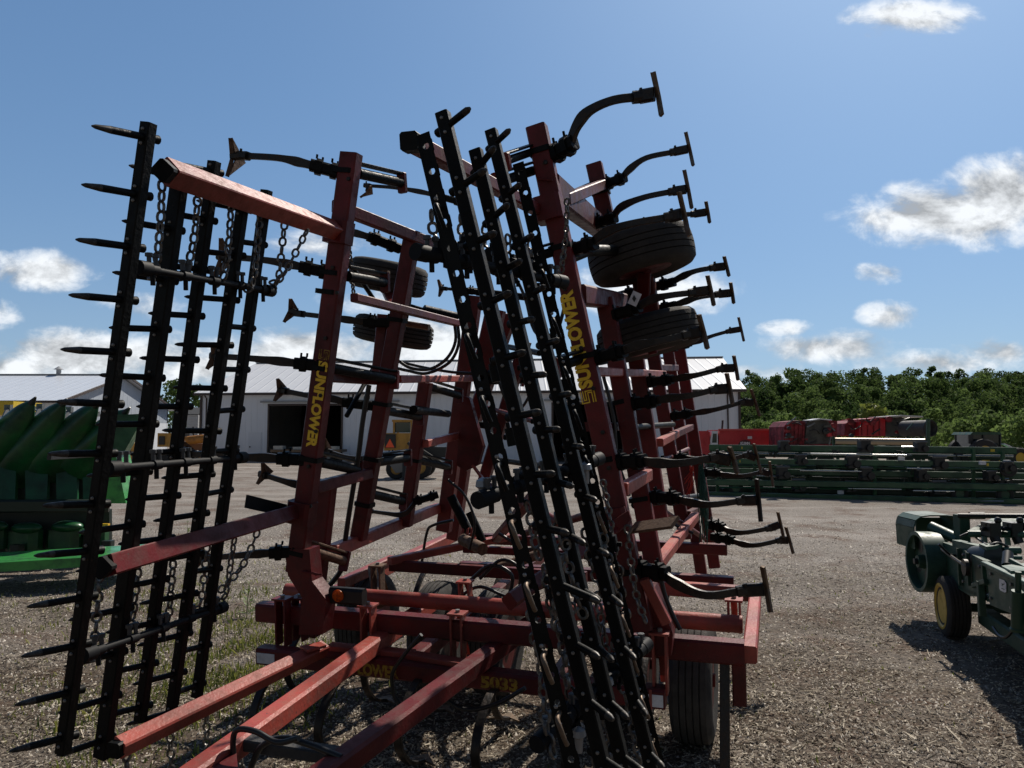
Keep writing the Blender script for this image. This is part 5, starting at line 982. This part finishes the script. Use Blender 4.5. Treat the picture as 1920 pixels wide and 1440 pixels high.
# step plates
mb = MB(); a = mv(462, 940, -.45); b = mv(535, 957, -.05); mb.beam(a, b, .07, .014, MW * 1.0 + MV * .2); mb.build('step_plate', PIPEP, CU)
mb = MB(); mb.beam(mv(1186, 990, -.08), mv(1266, 979, -.3), .075, .016, nrm(MV + MW * .4)); mb.build('step_plate', RUST, CU)
mb = MB(); mb.prism([mv(1136, 985, -.14), mv(1178, 957, -.14), mv(1184, 975, -.14), mv(1140, 1012, -.14)], MV * .02); mb.build('arm_plate', RED, CU)
# cylinders and clutter over the axle
for (p_, q_, Wa, Wb, r_) in (((905, 1075), (1010, 1040), .12, .25, .04), ((700, 1066), (712, 1130), .18, .05, .045), ((868, 1012), (905, 1030), .3, .28, .05)):
    mb = MB(); mb.tube([mw(*p_, Wa), mw(*q_, Wb)], r_, 10); mb.build('hydraulic_cylinder', RUST, CU)
for k in range(3):
    mb = MB(); c = mv(872 + 8 * k, 1000, 2.2); mb.lathe(c, MU, [(.045, -.01), (.06, -.01), (.06, .01), (.045, .01)], 16, closed=True); mb.build('coil', RED_LIT, CU)
# green twine caught on a right hand post
tw = MB()
for k in range(46):
    a = mv(1314 + random.uniform(-4, 5), 868 + random.uniform(0, 25), 2.3); b = mv(1318 + random.uniform(-9, 10), 965 + random.uniform(-35, 58), 2.2); m_ = (a + b) / 2 + np.array([random.uniform(-.03, .03), random.uniform(-.04, .04), .02]); tw.tube(catmull([a, m_, b], 3), .0032, 4)
tag(tw.build('baler_twine', mat('green_twine', (0.012, 0.07, 0.045), .6)), 'frayed bunch of green twine hanging from the right wing of the cultivator', 'twine')
tw = MB()
for k in range(14):
    a = mv(1296 + random.uniform(-3, 4), 872 + random.uniform(0, 8), 2.25); b = mv(1288 + random.uniform(-7, 8), 915 + random.uniform(-20, 28), 2.2); tw.tube(catmull([a, (a + b) / 2 + np.array([.02, 0, .01]), b], 3), .003, 4)
tag(tw.build('baler_twine', mat('red_twine', (0.42, 0.03, 0.012), .6)), 'short wisps of bright red twine snagged between the right wing posts', 'twine')

def bead(p0, p1, V, n=7):
    a, b = mv(*p0, V), mv(*p1, V); mb = MB(); mb.tube([a + (b - a) * i / n + np.array([0, 0, .002 * math.sin(i * 2.1)]) for i in range(n + 1)], [.007 + .002 * math.sin(i * 1.7) for i in range(n + 1)], 6); mb.build('weld_bead', RED, CU)
for (p_, q_, V) in (((600, 414, ), (622, 416), -.055), ((548, 942), (560, 978), -.055), ((1008, 335), (1036, 338), -.055), ((1136, 958), (1166, 962), -.055), ((566, 1072), (604, 1078), -.06)): bead(p_, q_, V)
rgb = random.Random(3)
for (p0, p1, V, n) in (((656, 310), (572, 980), -.046, 9), ((1010, 262), (1180, 1090), -.046, 10)):
    for i in range(n):
        f = (i + rgb.uniform(.2, .8)) / n; c = mv(p0[0] + (p1[0] - p0[0]) * f + rgb.uniform(-9, 9), p0[1] + (p1[1] - p0[1]) * f, V); mb = MB(); mb.lathe(c, -MV, [(.012, -.002), (.012, .008), (.002, .010)], 6); mb.build('bolt_head', STEEL, CU)

for (p_, q_, Va, Vb, r_, m_) in (((1178, 802), (1262, 796), 1.0, 2.4, .022, BLACK), ((1190, 947), (1312, 930), .9, 2.7, .025, BLACK), ((1150, 642), (1232, 602), .9, 2.2, .02, BLACK), ((902, 640), (1012, 662), 2.5, 1.2, .022, BLACK), ((905, 762), (1002, 790), 2.6, 1.4, .02, RED), ((930, 862), (1092, 884), 2.2, .7, .022, BLACK), ((1205, 880), (1290, 842), 1.4, 3.4, .02, RED), ((1246, 960), (1322, 1010), 1.7, 3.3, .022, RED), ((640, 470), (700, 560), .3, .8, .016, BLACK), ((650, 780), (700, 690), .5, .9, .016, BLACK), ((905, 905), (1060, 985), 2.0, .9, .03, RED), ((985, 1000), (1120, 960), 1.6, .5, .025, RED)):
    mb = MB(); mb.tube([mv(*p_, Va), mv(*q_, Vb)], r_, 11); mb.build('brace_rod', m_, CU)
for pts, V in (([(960, 505), (985, 560), (1002, 620), (1040, 652)], 1.0), ([(930, 700), (950, 752), (975, 766), (994, 740)], 1.6), ([(1130, 700), (1150, 780), (1158, 860), (1180, 930)], .6), ([(1220, 860), (1236, 930), (1262, 980), (1300, 1000)], 2.0), ([(840, 900), (872, 930), (890, 980), (880, 1030)], 1.8), ([(760, 480), (770, 540), (762, 600), (742, 660)], 1.0), ([(935, 1000), (990, 1030), (1040, 1010), (1090, 1030)], 1.0), ([(860, 1120), (900, 1100), (960, 1120), (1020, 1100)], .9)):
    hose(pts, V, .011)
ch([(1130, 900), (1142, 960), (1150, 1020), (1156, 1080)], -.3, ln=.045); ch([(655, 460), (660, 520), (664, 560)], .2, ln=.04)

for (p_, q_, Va, Vb) in (((1264, 815), (1298, 800), 2.6, 3.95), ((1290, 965), (1328, 945), 2.6, 3.95), ((1222, 690), (1268, 690), 2.6, 3.6)): beam(mv(*p_, Va), mv(*q_, Vb), .06, .05, MW, RED)

for pts, V in (([(1020, 1060), (1030, 1120), (1044, 1180)], -1.3), ([(1070, 1130), (1078, 1200), (1090, 1260)], -1.2), ([(1118, 1110), (1130, 1180), (1142, 1250)], -.95), ([(1160, 1060), (1168, 1120), (1182, 1180)], -.8), ([(1100, 1300), (1108, 1370), (1118, 1440)], -1.25), ([(1176, 1300), (1188, 1370), (1200, 1430)], -.95), ([(1042, 960), (1050, 1010), (1058, 1060)], -1.15), ([(990, 940), (1000, 1000), (1012, 1050)], -1.3), ([(1196, 1230), (1206, 1300), (1216, 1370)], -.7)):
    ch(pts, V)
for (x, y, V, pd) in ((1064, 1085, -1.2, PR), (1110, 1045, -.95, PR), (1150, 1020, -.75, PR), (1040, 1120, -1.3, PR), (1100, 1210, -1.05, PR), (1150, 1160, -.8, PR), (1080, 1370, -1.3, PR), (1130, 1330, -1.1, PR), (1190, 1290, -.85, PR), (1040, 640, -.8, PR), (1062, 735, -.8, PR), (930, 700, -1.35, PR), (985, 690, -1.1, PR), (1010, 790, -1.05, PR), (960, 820, -1.3, PR), (1050, 900, -1.0, PR)):
    mb = MB(); c = mv(x, y, V); mb.beam(c - pd * .03, c + pd * .035, .034, .045, MU, .2); mb.tube([c + pd * .03 - MV * .02, c + pd * .055 - MV * .02], .008, 6); mb.tube([c - MU * .03, c + MU * .035], .01, 7); mb.build('tine_clamp', BLACK, CU)
# ================================================================== corn header on the left
CG = mat('sunlit_header_green', (0.035, 0.27, 0.05), .3, col2=(0.012, 0.085, 0.028), nscale=5, coat=.25)  # brighter header green: sun on the tray put into the colour
CGB = mat('shaded_green_plastic', (0.007, 0.075, 0.022), .32, col2=(0.005, 0.048, 0.017), nscale=5, chips=(0.05, 0.06, 0.045), clo=.66)  # darker header green: shade on snouts and panels put into the colour
def header():
    t = thing('corn_header', ground(60, 1092), 'green corn header with upswept pointed snouts, left of the cultivator', 'corn header')
    Yl, Yr = 8.9, 9.6
    Yf = lambda x: Yl + (x + 60) / 290 * (Yr - Yl)
    P = lambda x, y, d=0: at(x, y, Yf(x) + d + (1.1 if d > .05 or d < -.05 else 0))
    # long bottom tray
    a, b = P(-260, 1088), P(228, 1059); a2, b2 = P(-260, 1071), P(228, 1041); bk = np.array([-.1, 1.0, 0]); m = MB()
    m.prism([a, b, b2, a2], (.0, .05, 0)); m.prism([a2, b2, b2 + bk, a2 + bk], (0, 0, -.03)); m.prism([b, b2, b2 + bk, b + bk], (.03, 0, 0)); m.build('frame_tray', CG, t)
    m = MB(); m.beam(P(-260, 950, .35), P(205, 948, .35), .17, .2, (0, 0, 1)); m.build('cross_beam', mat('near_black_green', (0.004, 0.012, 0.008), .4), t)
    m = MB(); m.prism([P(-260, 955, 1.0), P(205, 950, 1.0), P(205, 850, 1.0), P(-260, 850, 1.0)], (0, .06, 0)); m.build('gap_shade_sheet', mat('near_black_green', (0.004, 0.012, 0.008), .4), t)  # near-black sheet added as the shade in the gaps between panels
    m = MB(); m.prism([P(-260, 1040, 1.0), P(205, 1034, 1.0), P(205, 955, 1.0), P(-260, 958, 1.0)], (0, .08, 0)); m.build('gap_shade_panel', mat('near_black_green', (0.004, 0.012, 0.008), .4), t)  # near-black panel added as the shade behind the gear covers
    for (x0, x1) in ((-58, -20), (-10, 28), (48, 88), (106, 143), (156, 184)):
        m = MB(); q0, q1, q2, q3 = P(x0, 940, .7), P(x1, 940, .7), P(x1 + 3, 852, .85), P(x0 - 2, 852, .85); m.prism([q0, q1, q2, q3], (0, .06, 0)); m.build('row_panel', CGB, t)
    for (x, y, s) in ((-20, 985, 1.1), (46, 988, 1.05), (122, 985, 1.1), (178, 990, .8)):
        q = P(x, y + 22, .75); m = MB(); m.beam(q - (0, 0, .16), q + (0, 0, .12), .44 * s, .30, (1, 0, 0), .3); gc = m.build('gear_cover', CGB, t); m = MB(); m.ball(P(x + 4, y + 2, .62), .15 * s, 0, 18, (1.35, .9, .5)); m.build('cover_dome', CGB, gc)
    # snouts: long tapered hoods rising to dark points
    def snout(bx, by, tx, ty, w, dY=0.5, lab=None):
        p0 = P(bx, by, dY + .5); p1 = P(tx, ty, dY - .1); mid = (p0 * .55 + p1 * .45) + np.array([-.05, 0, -.10]); q = (p0 * .2 + p1 * .8) + np.array([0, 0, -.02])
        m = MB(); pts = catmull([p0, mid, q, p1], 6); k = len(pts); rs = []
        for i, p in enumerate(pts):
            f = i / (k - 1); r = w * (1 - f) ** 1.05 * (1 + .5 * f) + .016; d = nrm(pts[min(i + 1, k - 1)] - pts[max(i - 1, 0)]); a_ = nrm(np.cross(d, (0, 1, 0))); b_ = np.cross(d, a_)
            pw = lambda q: math.copysign(abs(q) ** 1.35, q); rs.append([p + a_ * r * pw(math.cos(h)) + b_ * r * .8 * pw(math.sin(h)) for h in np.linspace(0, 2 * math.pi, 20, endpoint=False)])
        m.rings(rs); s = m.build('snout', CGB, t)
        sm_ = MB(); sm_.tube([r_[14] * .985 + pts[i_] * .015 for i_, r_ in enumerate(rs)][:-2], .007, 6); sm_.build('seam', BLK, s)
        for i_ in (3, 7, 11, 15):
            bb = MB(); bb.ball(rs[i_][12], .014, 0, 8); bb.build('bolt_head', GREYM, s)
        m = MB(); d = nrm(p1 - q); m.tube([p1 - d * .16, p1 - d * .06, p1 + d * .05], [.055, .05, .012], 8); m.build('tip', BLK, s)
    snout(-60, 905, -20, 742, .40, .8); snout(-40, 890, 64, 749, .40, .7); snout(20, 880, 122, 752, .38, .6); snout(80, 868, 184, 756, .36, .5); snout(140, 862, 240, 768, .34, .4)
    m = MB(); m.prism([P(196, 848, .1), P(214, 778, .1), P(262, 776, .1), P(258, 802, .1), P(234, 846, .1)], (-.1, .35, 0)); m.build('end_snout', CGB, t)
    m = MB(); m.prism([P(196, 944, .1), P(236, 944, .1), P(216, 848, .1), P(208, 846, .1)], (-.05, .5, 0)); m.build('end_panel', CG, t)
    m = MB(); q = P(196, 988, -.1); m.box(q, .12, .06, .09); am = m.build('marker_lamp', mat('yellow_lens', (0.75, 0.42, 0.02), .3), t); m = MB(); m.box(q - (0, 0, .055), .14, .07, .02); m.build('lamp_base', WHT, am)
    m = MB(); m.beam(P(92, 858, .0), P(190, 852, .1), .06, .05, (0, 0, 1)); m.build('rail', BLK, t)
    for (x, y) in ((16, 764), (76, 762), (130, 768), (180, 776)):
        m = MB(); q = P(x, y, 1.2); m.box(q, .09, .08, .08); m.tube([q, P(x - 14, y + 30, 1.0)], .03, 6); m.build('lift_bracket', GREYM, t)
    for x in (-200, 30, 200):
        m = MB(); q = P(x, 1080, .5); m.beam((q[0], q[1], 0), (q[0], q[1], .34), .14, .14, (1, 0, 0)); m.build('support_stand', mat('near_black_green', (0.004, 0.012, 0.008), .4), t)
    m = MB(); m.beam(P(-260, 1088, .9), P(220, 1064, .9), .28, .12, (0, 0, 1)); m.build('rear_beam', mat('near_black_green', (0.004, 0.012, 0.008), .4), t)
header()
def yellow_bin():
    Y = 22; t = thing('yellow_implement', gp(10, Y), 'yellow farm machine top peeping over the green snouts at the left edge', 'machine')
    m = MB(); pbox(m, -60, 752, 22, 778, Y, 1.5); m.build('hopper', mat('machine_yellow', (0.6, 0.42, 0.02), .4), t); m = MB(); pbox(m, 40, 762, 66, 768, Y + .1, .3); m.beam(at(30, 766, Y), at(210, 780, Y), .06, .06, (0, 0, 1)); m.build('rail', GREYM, t)
    m = MB()
    for x in (-50, 15): m.beam(at(x, 778, Y + .5), gp(x, Y + .5), .1, .1, (1, 0, 0))
    m.build('leg', GREYM, t)
yellow_bin()
# ================================================================== green machine on the right
DG = mat('old_green_paint', (0.009, 0.048, 0.024), .55, col2=(0.018, 0.050, 0.03), nscale=6, nlo=.45, nhi=.7, coat=.1)
DGF = mat('faded_green_paint', (0.03, 0.085, 0.058), .45, col2=(0.02, 0.06, 0.042), nscale=6)
YR = mat('old_yellow_rim', (0.52, 0.33, 0.035), .5, col2=(0.3, 0.18, 0.03), nscale=12, nlo=.5, nhi=.75)
def mower():
    # side plane: from the far corner A towards the camera B
    A = np.array([*at(1752, 818, 7.55)[:2], 0]); B = np.array([*at(1990, 818, 4.75)[:2], 0]); e = nrm(B - A); nn = nrm(np.cross(e, (0, 0, 1)))   # e along the machine, nn to its left (outwards)
    if nn[0] > 0: nn = -nn
    t = thing('hay_machine', A + e * .5, 'old green farm machine with belt pulley and yellow wheel at the right edge', 'farm machine')
    def S(px_, py_, off=0.0):   # photo point on the side plane shifted outwards by off
        d = ray(px_, py_); q = A + nn * off; k = ((q - CAM) @ nn) / (d @ nn); return CAM + d * k
    th = -nn * .05
    m = MB(); m.prism([S(1754, 1012), S(1800, 1028), S(1846, 1052), S(1850, 1070), S(1852, 1110), S(1820, 1118), S(1790, 1100), S(1756, 1090)], th); m.build('side_panel', DG, t)
    m = MB(); m.prism([S(1846, 1058, .02), S(1905, 1086, .02), S(1960, 1112, .02), S(1960, 1190, .02), S(1900, 1152, .02), S(1856, 1134, .02), S(1850, 1070, .02)], th); sp = m.build('tagged_panel', DG, t)
    m = MB(); m.beam(S(1846, 1056, .03), S(1960, 1110, .03), .03, .05, (0, 0, 1)); m.build('panel_edge', DGF, sp)
    tg = MB(); q = [S(1874, 1085, .025), S(1883, 1088, .025), S(1887, 1094, .025), S(1887, 1110, .025), S(1884, 1111, .025), S(1876, 1107, .025), S(1874, 1103, .025)]; tg.prism(q, nn * .002); tgo = tg.build('tag', WHITE, sp)
    dm = MB()
    def dp(x, y): return S(1880.5 + x, 1096 + y, .028)
    dm.prism([dp(-2.6, -2.5), dp(1.2, -1.0), dp(2.4, -2.4), dp(2.6, -.6), dp(1.8, .6), dp(-.5, .4), dp(-1.4, 3), dp(-1.9, 2.6), dp(-1.6, -.4)], nn * .001); dm.prism([dp(-3, 6.2), dp(3, 8.8), dp(3, 10), dp(-3, 7.4)], nn * .001); dm.build('mark', DG, tgo)
    for x in (1797, 1814, 1843):
        m = MB(); m.beam(S(x, 1028 + (x - 1797) * .5, .02), S(x + 4, 1098, .02), .03, .03, e); m.build('rib', DG, t)
    # belt pulley: a spoked wheel on the side
    c = S(1738, 1053, .10); ax = nrm(nn + np.array([0, -.12, .0])); R = .295; m = MB()
    m.lathe(c, ax, [(R * .88, .10), (R, .10), (R, -.10), (R * .88, -.10)], 36, closed=True); pl = m.build('belt_pulley', DGF, t); m = MB(); m.lathe(c, ax, [(.01, .09), (.06, .09), (.07, .03), (R * .89, .02), (R * .89, -.02), (.07, -.03)], 36); m.build('pulley_web', DG, pl)
    m = MB(); a_ = nrm(np.cross(ax, (0, 0, 1))); b_ = np.cross(ax, a_)
    for i in range(4):
        q = c + ax * .026 + (a_ * math.cos(i * 1.57 + .5) + b_ * math.sin(i * 1.57 + .5)) * R * .52; m.lathe(q, ax, [(.001, .004), (R * .2, .004), (R * .2, 0)], 12)
    m.lathe(c, ax, [(.03, .02), (.03, .12), (.001, .125)], 10); m.build('hub', BLK, pl)
    # guard over the pulley
    gd = MB(); ins = -nn * .36; arc = []
    for (x, y) in ((1718, 1030), (1715, 990), (1718, 977), (1728, 970), (1745, 968), (1775, 968), (1790, 970), (1800, 977), (1802, 996)): arc.append(at(x, y, 7.75))
    for i in range(len(arc) - 1): gd.prism([arc[i], arc[i + 1], arc[i + 1] + np.array([.03, .42, 0]), arc[i] + np.array([.03, .42, 0])], nrm(np.cross(arc[i + 1] - arc[i], (0, 1, 0))) * .012)
    gd.prism([at(1718, 1030, 8.15), at(1718, 974, 8.15), at(1728, 970, 8.15), at(1790, 971, 8.15), at(1801, 980, 8.15), at(1802, 1010, 8.15)], (0, .02, 0)); gd.build('belt_guard', DG, t)
    m = MB(); m.tube([at(1746, 988, 7.7), at(1798, 1012, 7.4)], .055, 12); m.build('drive_tube', DGF, t); m = MB(); m.tube([S(1756, 1012, -.1), S(1780, 1024, -.1), S(1798, 1030, -.12)], .02, 8); m.build('polished_rod', WORN, t)
    # wheel on the side
    Rw = .275; wc = np.array([*at(1780, 1000, 7.15)[:2], Rw]) ; mb = MB(); w = .19; prof = [(.55 * Rw, -w * .45), (.8 * Rw, -w * .52), (.93 * Rw, -w * .46)]
    for i in range(5):
        a = -w * .40 + w * .16 * i; prof += [(Rw, a + .003), (Rw, a + w * .16 - .003)]
        if i < 4: prof += [(Rw - .012, a + w * .16 - .0025), (Rw - .012, a + w * .16 + .0025)]
    prof += [(.93 * Rw, w * .46), (.8 * Rw, w * .52), (.55 * Rw, w * .45)]
    mb.lathe(wc, nn, prof, 40, closed=True); wh = mb.build('wheel', RUBBER, t); mb = MB(); mb.lathe(wc, nn, [(.60 * Rw, .085), (.68 * Rw, .102), (.76 * Rw, .1), (.66 * Rw, .07), (.50 * Rw, .02), (.25 * Rw, .0), (.2 * Rw, .03), (.01, .035)], 30)
    a_ = nrm(np.cross(nn, (0, 0, 1))); b_ = np.cross(nn, a_)
    for i in range(5): q = wc + (a_ * math.cos(i * 1.257) + b_ * math.sin(i * 1.257)) * Rw * .34; mb.tube([q, q + nn * .035], .012, 6)
    mb.build('rim', YR, wh)
    wc2 = wc - nn * 1.7; mb = MB(); wheel(mb, wc2, nn, Rw, .19, 20); mb.build('wheel', [RUBBER, YR], t); m = MB(); m.tube([wc, wc2], .04, 8); m.beam(wc + nn * -.12, wc - nn * .12 + np.array([0, 0, .45]), .08, .05, e); m.build('axle', DG, t)
    # far side panel, floor, end wall: the machine is a deep open box
    off = -nn * 1.55
    m = MB(); m.prism([S(1754, 1012) + off, S(1846, 1052) + off, S(1960, 1112) + off, S(1960, 1180) + off, S(1856, 1130) + off, S(1756, 1090) + off], th); m.build('far_side_panel', DG, t)
    m = MB(); a, b = S(1760, 1085), S(1960, 1178); m.prism([a, b, b + off, a + off], (0, 0, .03)); m.build('floor_pan', DG, t)
    # top machinery
    Y2 = 7.3; m = MB(); m.tube([at(1796, 967, Y2), at(1960, 968, Y2 - .4)], .022, 8); m.tube([at(1818, 967, Y2), at(1845, 967, Y2)], .035, 8); m.build('top_rod', BLK, t)
    m = MB(); pbox(m, 1802, 966, 1819, 1032, Y2, .12); m.build('upright', DG, t)
    m = MB(); m.prism([at(1820, 994, 7.0), at(1868, 970, 7.4), at(1876, 972, 7.4), at(1860, 1000, 7.0)], (0, .03, 0)); m.prism([at(1874, 970, 7.3), at(1960, 966, 7.2), at(1960, 1000, 6.9), at(1880, 1000, 6.9)], (0, .03, 0)); m.beam(at(1885, 1000, 6.7), at(1935, 976, 6.9), .03, .05, (0, 0, 1)); m.build('deck_plate', DG, t)
    m = MB(); m.tube([at(1815, 1001, 6.9), at(1960, 1003, 6.6)], .03, 8); m.tube([at(1880, 1032, 6.5), at(1912, 1032, 6.5)], .03, 8); m.tube([at(1880, 1045, 6.4), at(1915, 1046, 6.4)], .018, 8); m.build('cross_shaft', DGF, t)
    for x in (1842, 1885):
        m = MB(); m.prism([at(x, 1006, 6.8), at(x + 9, 1006, 6.8), at(x + 11, 1023, 6.8), at(x + 2, 1023, 6.8)], (0, .02, 0)); m.build('pale_plate', mat('pale_green_plate', (0.25, 0.32, 0.28), .4), t)
    for x in (1858, 1899, 1928):
        m = MB(); c = at(x, 992, 6.75); m.box(c, .10, .14, .12); m.tube([c + (-.02, 0, .05), c + (.02, -.05, -.12)], .04, 8); m.ball(c + (.04, -.04, .08), .03); m.tube([c + (-.09, 0, 0), c + (.1, 0, .01)], .02, 6); m.build('knotter', BLK, t)
    m = MB(); pbox(m, 1836, 1024, 1852, 1050, 6.6, .4); m.prism([at(1836, 1026, 6.55), at(1866, 1023, 6.7), at(1880, 1028, 6.5), at(1850, 1032, 6.4)], (0, 0, .03)); m.build('gear_housing', DGF, t)
    m = MB(); c = at(1866, 1046, 6.45); m.lathe(c, (.2, -1, .2), [(.02, .0), (.11, 0), (.11, -.2), (.02, -.2)], 18); m.build('gear', BLK, t); m = MB(); m.tube([at(1888, 1062, 6.1), at(1890, 1038, 6.2)], .04, 8); m.build('lever_post', BLK, t)
    m = MB(); m.prism([at(1878, 1068, 5.9), at(1960, 1058, 6.1), at(1960, 1078, 5.7), at(1896, 1078, 5.6)], (0, 0, .03)); m.beam(at(1894, 1050, 6.0), at(1935, 1072, 5.8), .03, .03, (0, 0, 1)); m.build('front_deck', DGF, t)
    m = MB(); m.tube([S(1909, 1108, .1), S(1908, 1180, .1)], .042, 12); m.tube([S(1909, 1072, .1), S(1909, 1110, .1)], .02, 8); m.lathe(S(1908, 1185, .1), (0, 0, 1), [(.045, 0), (.05, .02), (.03, .05)], 10); m.build('jack_cylinder', DG, t)
    m = MB(); m.tube(catmull([S(1862, 1176, .02), S(1874, 1192, .02), S(1886, 1195, .02), S(1898, 1182, .02), S(1900, 1165, .02)], 4), .012, 6); m.build('spring_hoop', BLK, t)
    m = MB(); m.beam(S(1838, 1090, .03), S(1842, 1155, .03), .06, .05, e); m.beam(S(1826, 1098, .03), S(1850, 1090, .03), .04, .04, (0, 0, 1)); m.build('support_leg', DG, t)
    for pts in ([(1800, 1006), (1818, 1000), (1836, 1012), (1850, 1022)], [(1846, 1030), (1868, 1018), (1890, 1026), (1908, 1044)], [(1760, 1020), (1782, 1040), (1806, 1042), (1826, 1060)]):
        m = MB(); m.tube(catmull([at(x, y, 6.9 if x < 1840 else 6.5) for x, y in pts], 5), .011, 7); m.build('hose', BLK, t)
    for (x, y) in ((1806, 1040), (1806, 1090), (1836, 1062), (1838, 1104), (1858, 1076), (1858, 1122), (1896, 1096), (1896, 1140), (1764, 1026), (1764, 1080)):
        m = MB(); m.lathe(S(x, y, .026), nn, [(.014, -.01), (.014, .008), (.002, .010)], 6); m.build('bolt_head', GREYM, t)
    m = MB(); m.tube(catmull([S(1766, 1030, .08), S(1790, 1048, .08), S(1812, 1062, .08)], 4), .014, 6); m.lathe(S(1814, 1064, .06), nn, [(.02, 0), (.07, 0), (.07, .03), (.02, .03)], 16); m.build('drive_chain', mat('greasy_chain', (0.03, 0.026, 0.022), .5, metal=.5), t)
    m = MB(); q0 = S(1850, 1150, -.2); m.beam((q0[0], q0[1], .25), (q0[0] + e[0] * 2.2, q0[1] + e[1] * 2.2, .25), .14, .14, (0, 0, 1)); m.build('lower_rail', DG, t)
mower()
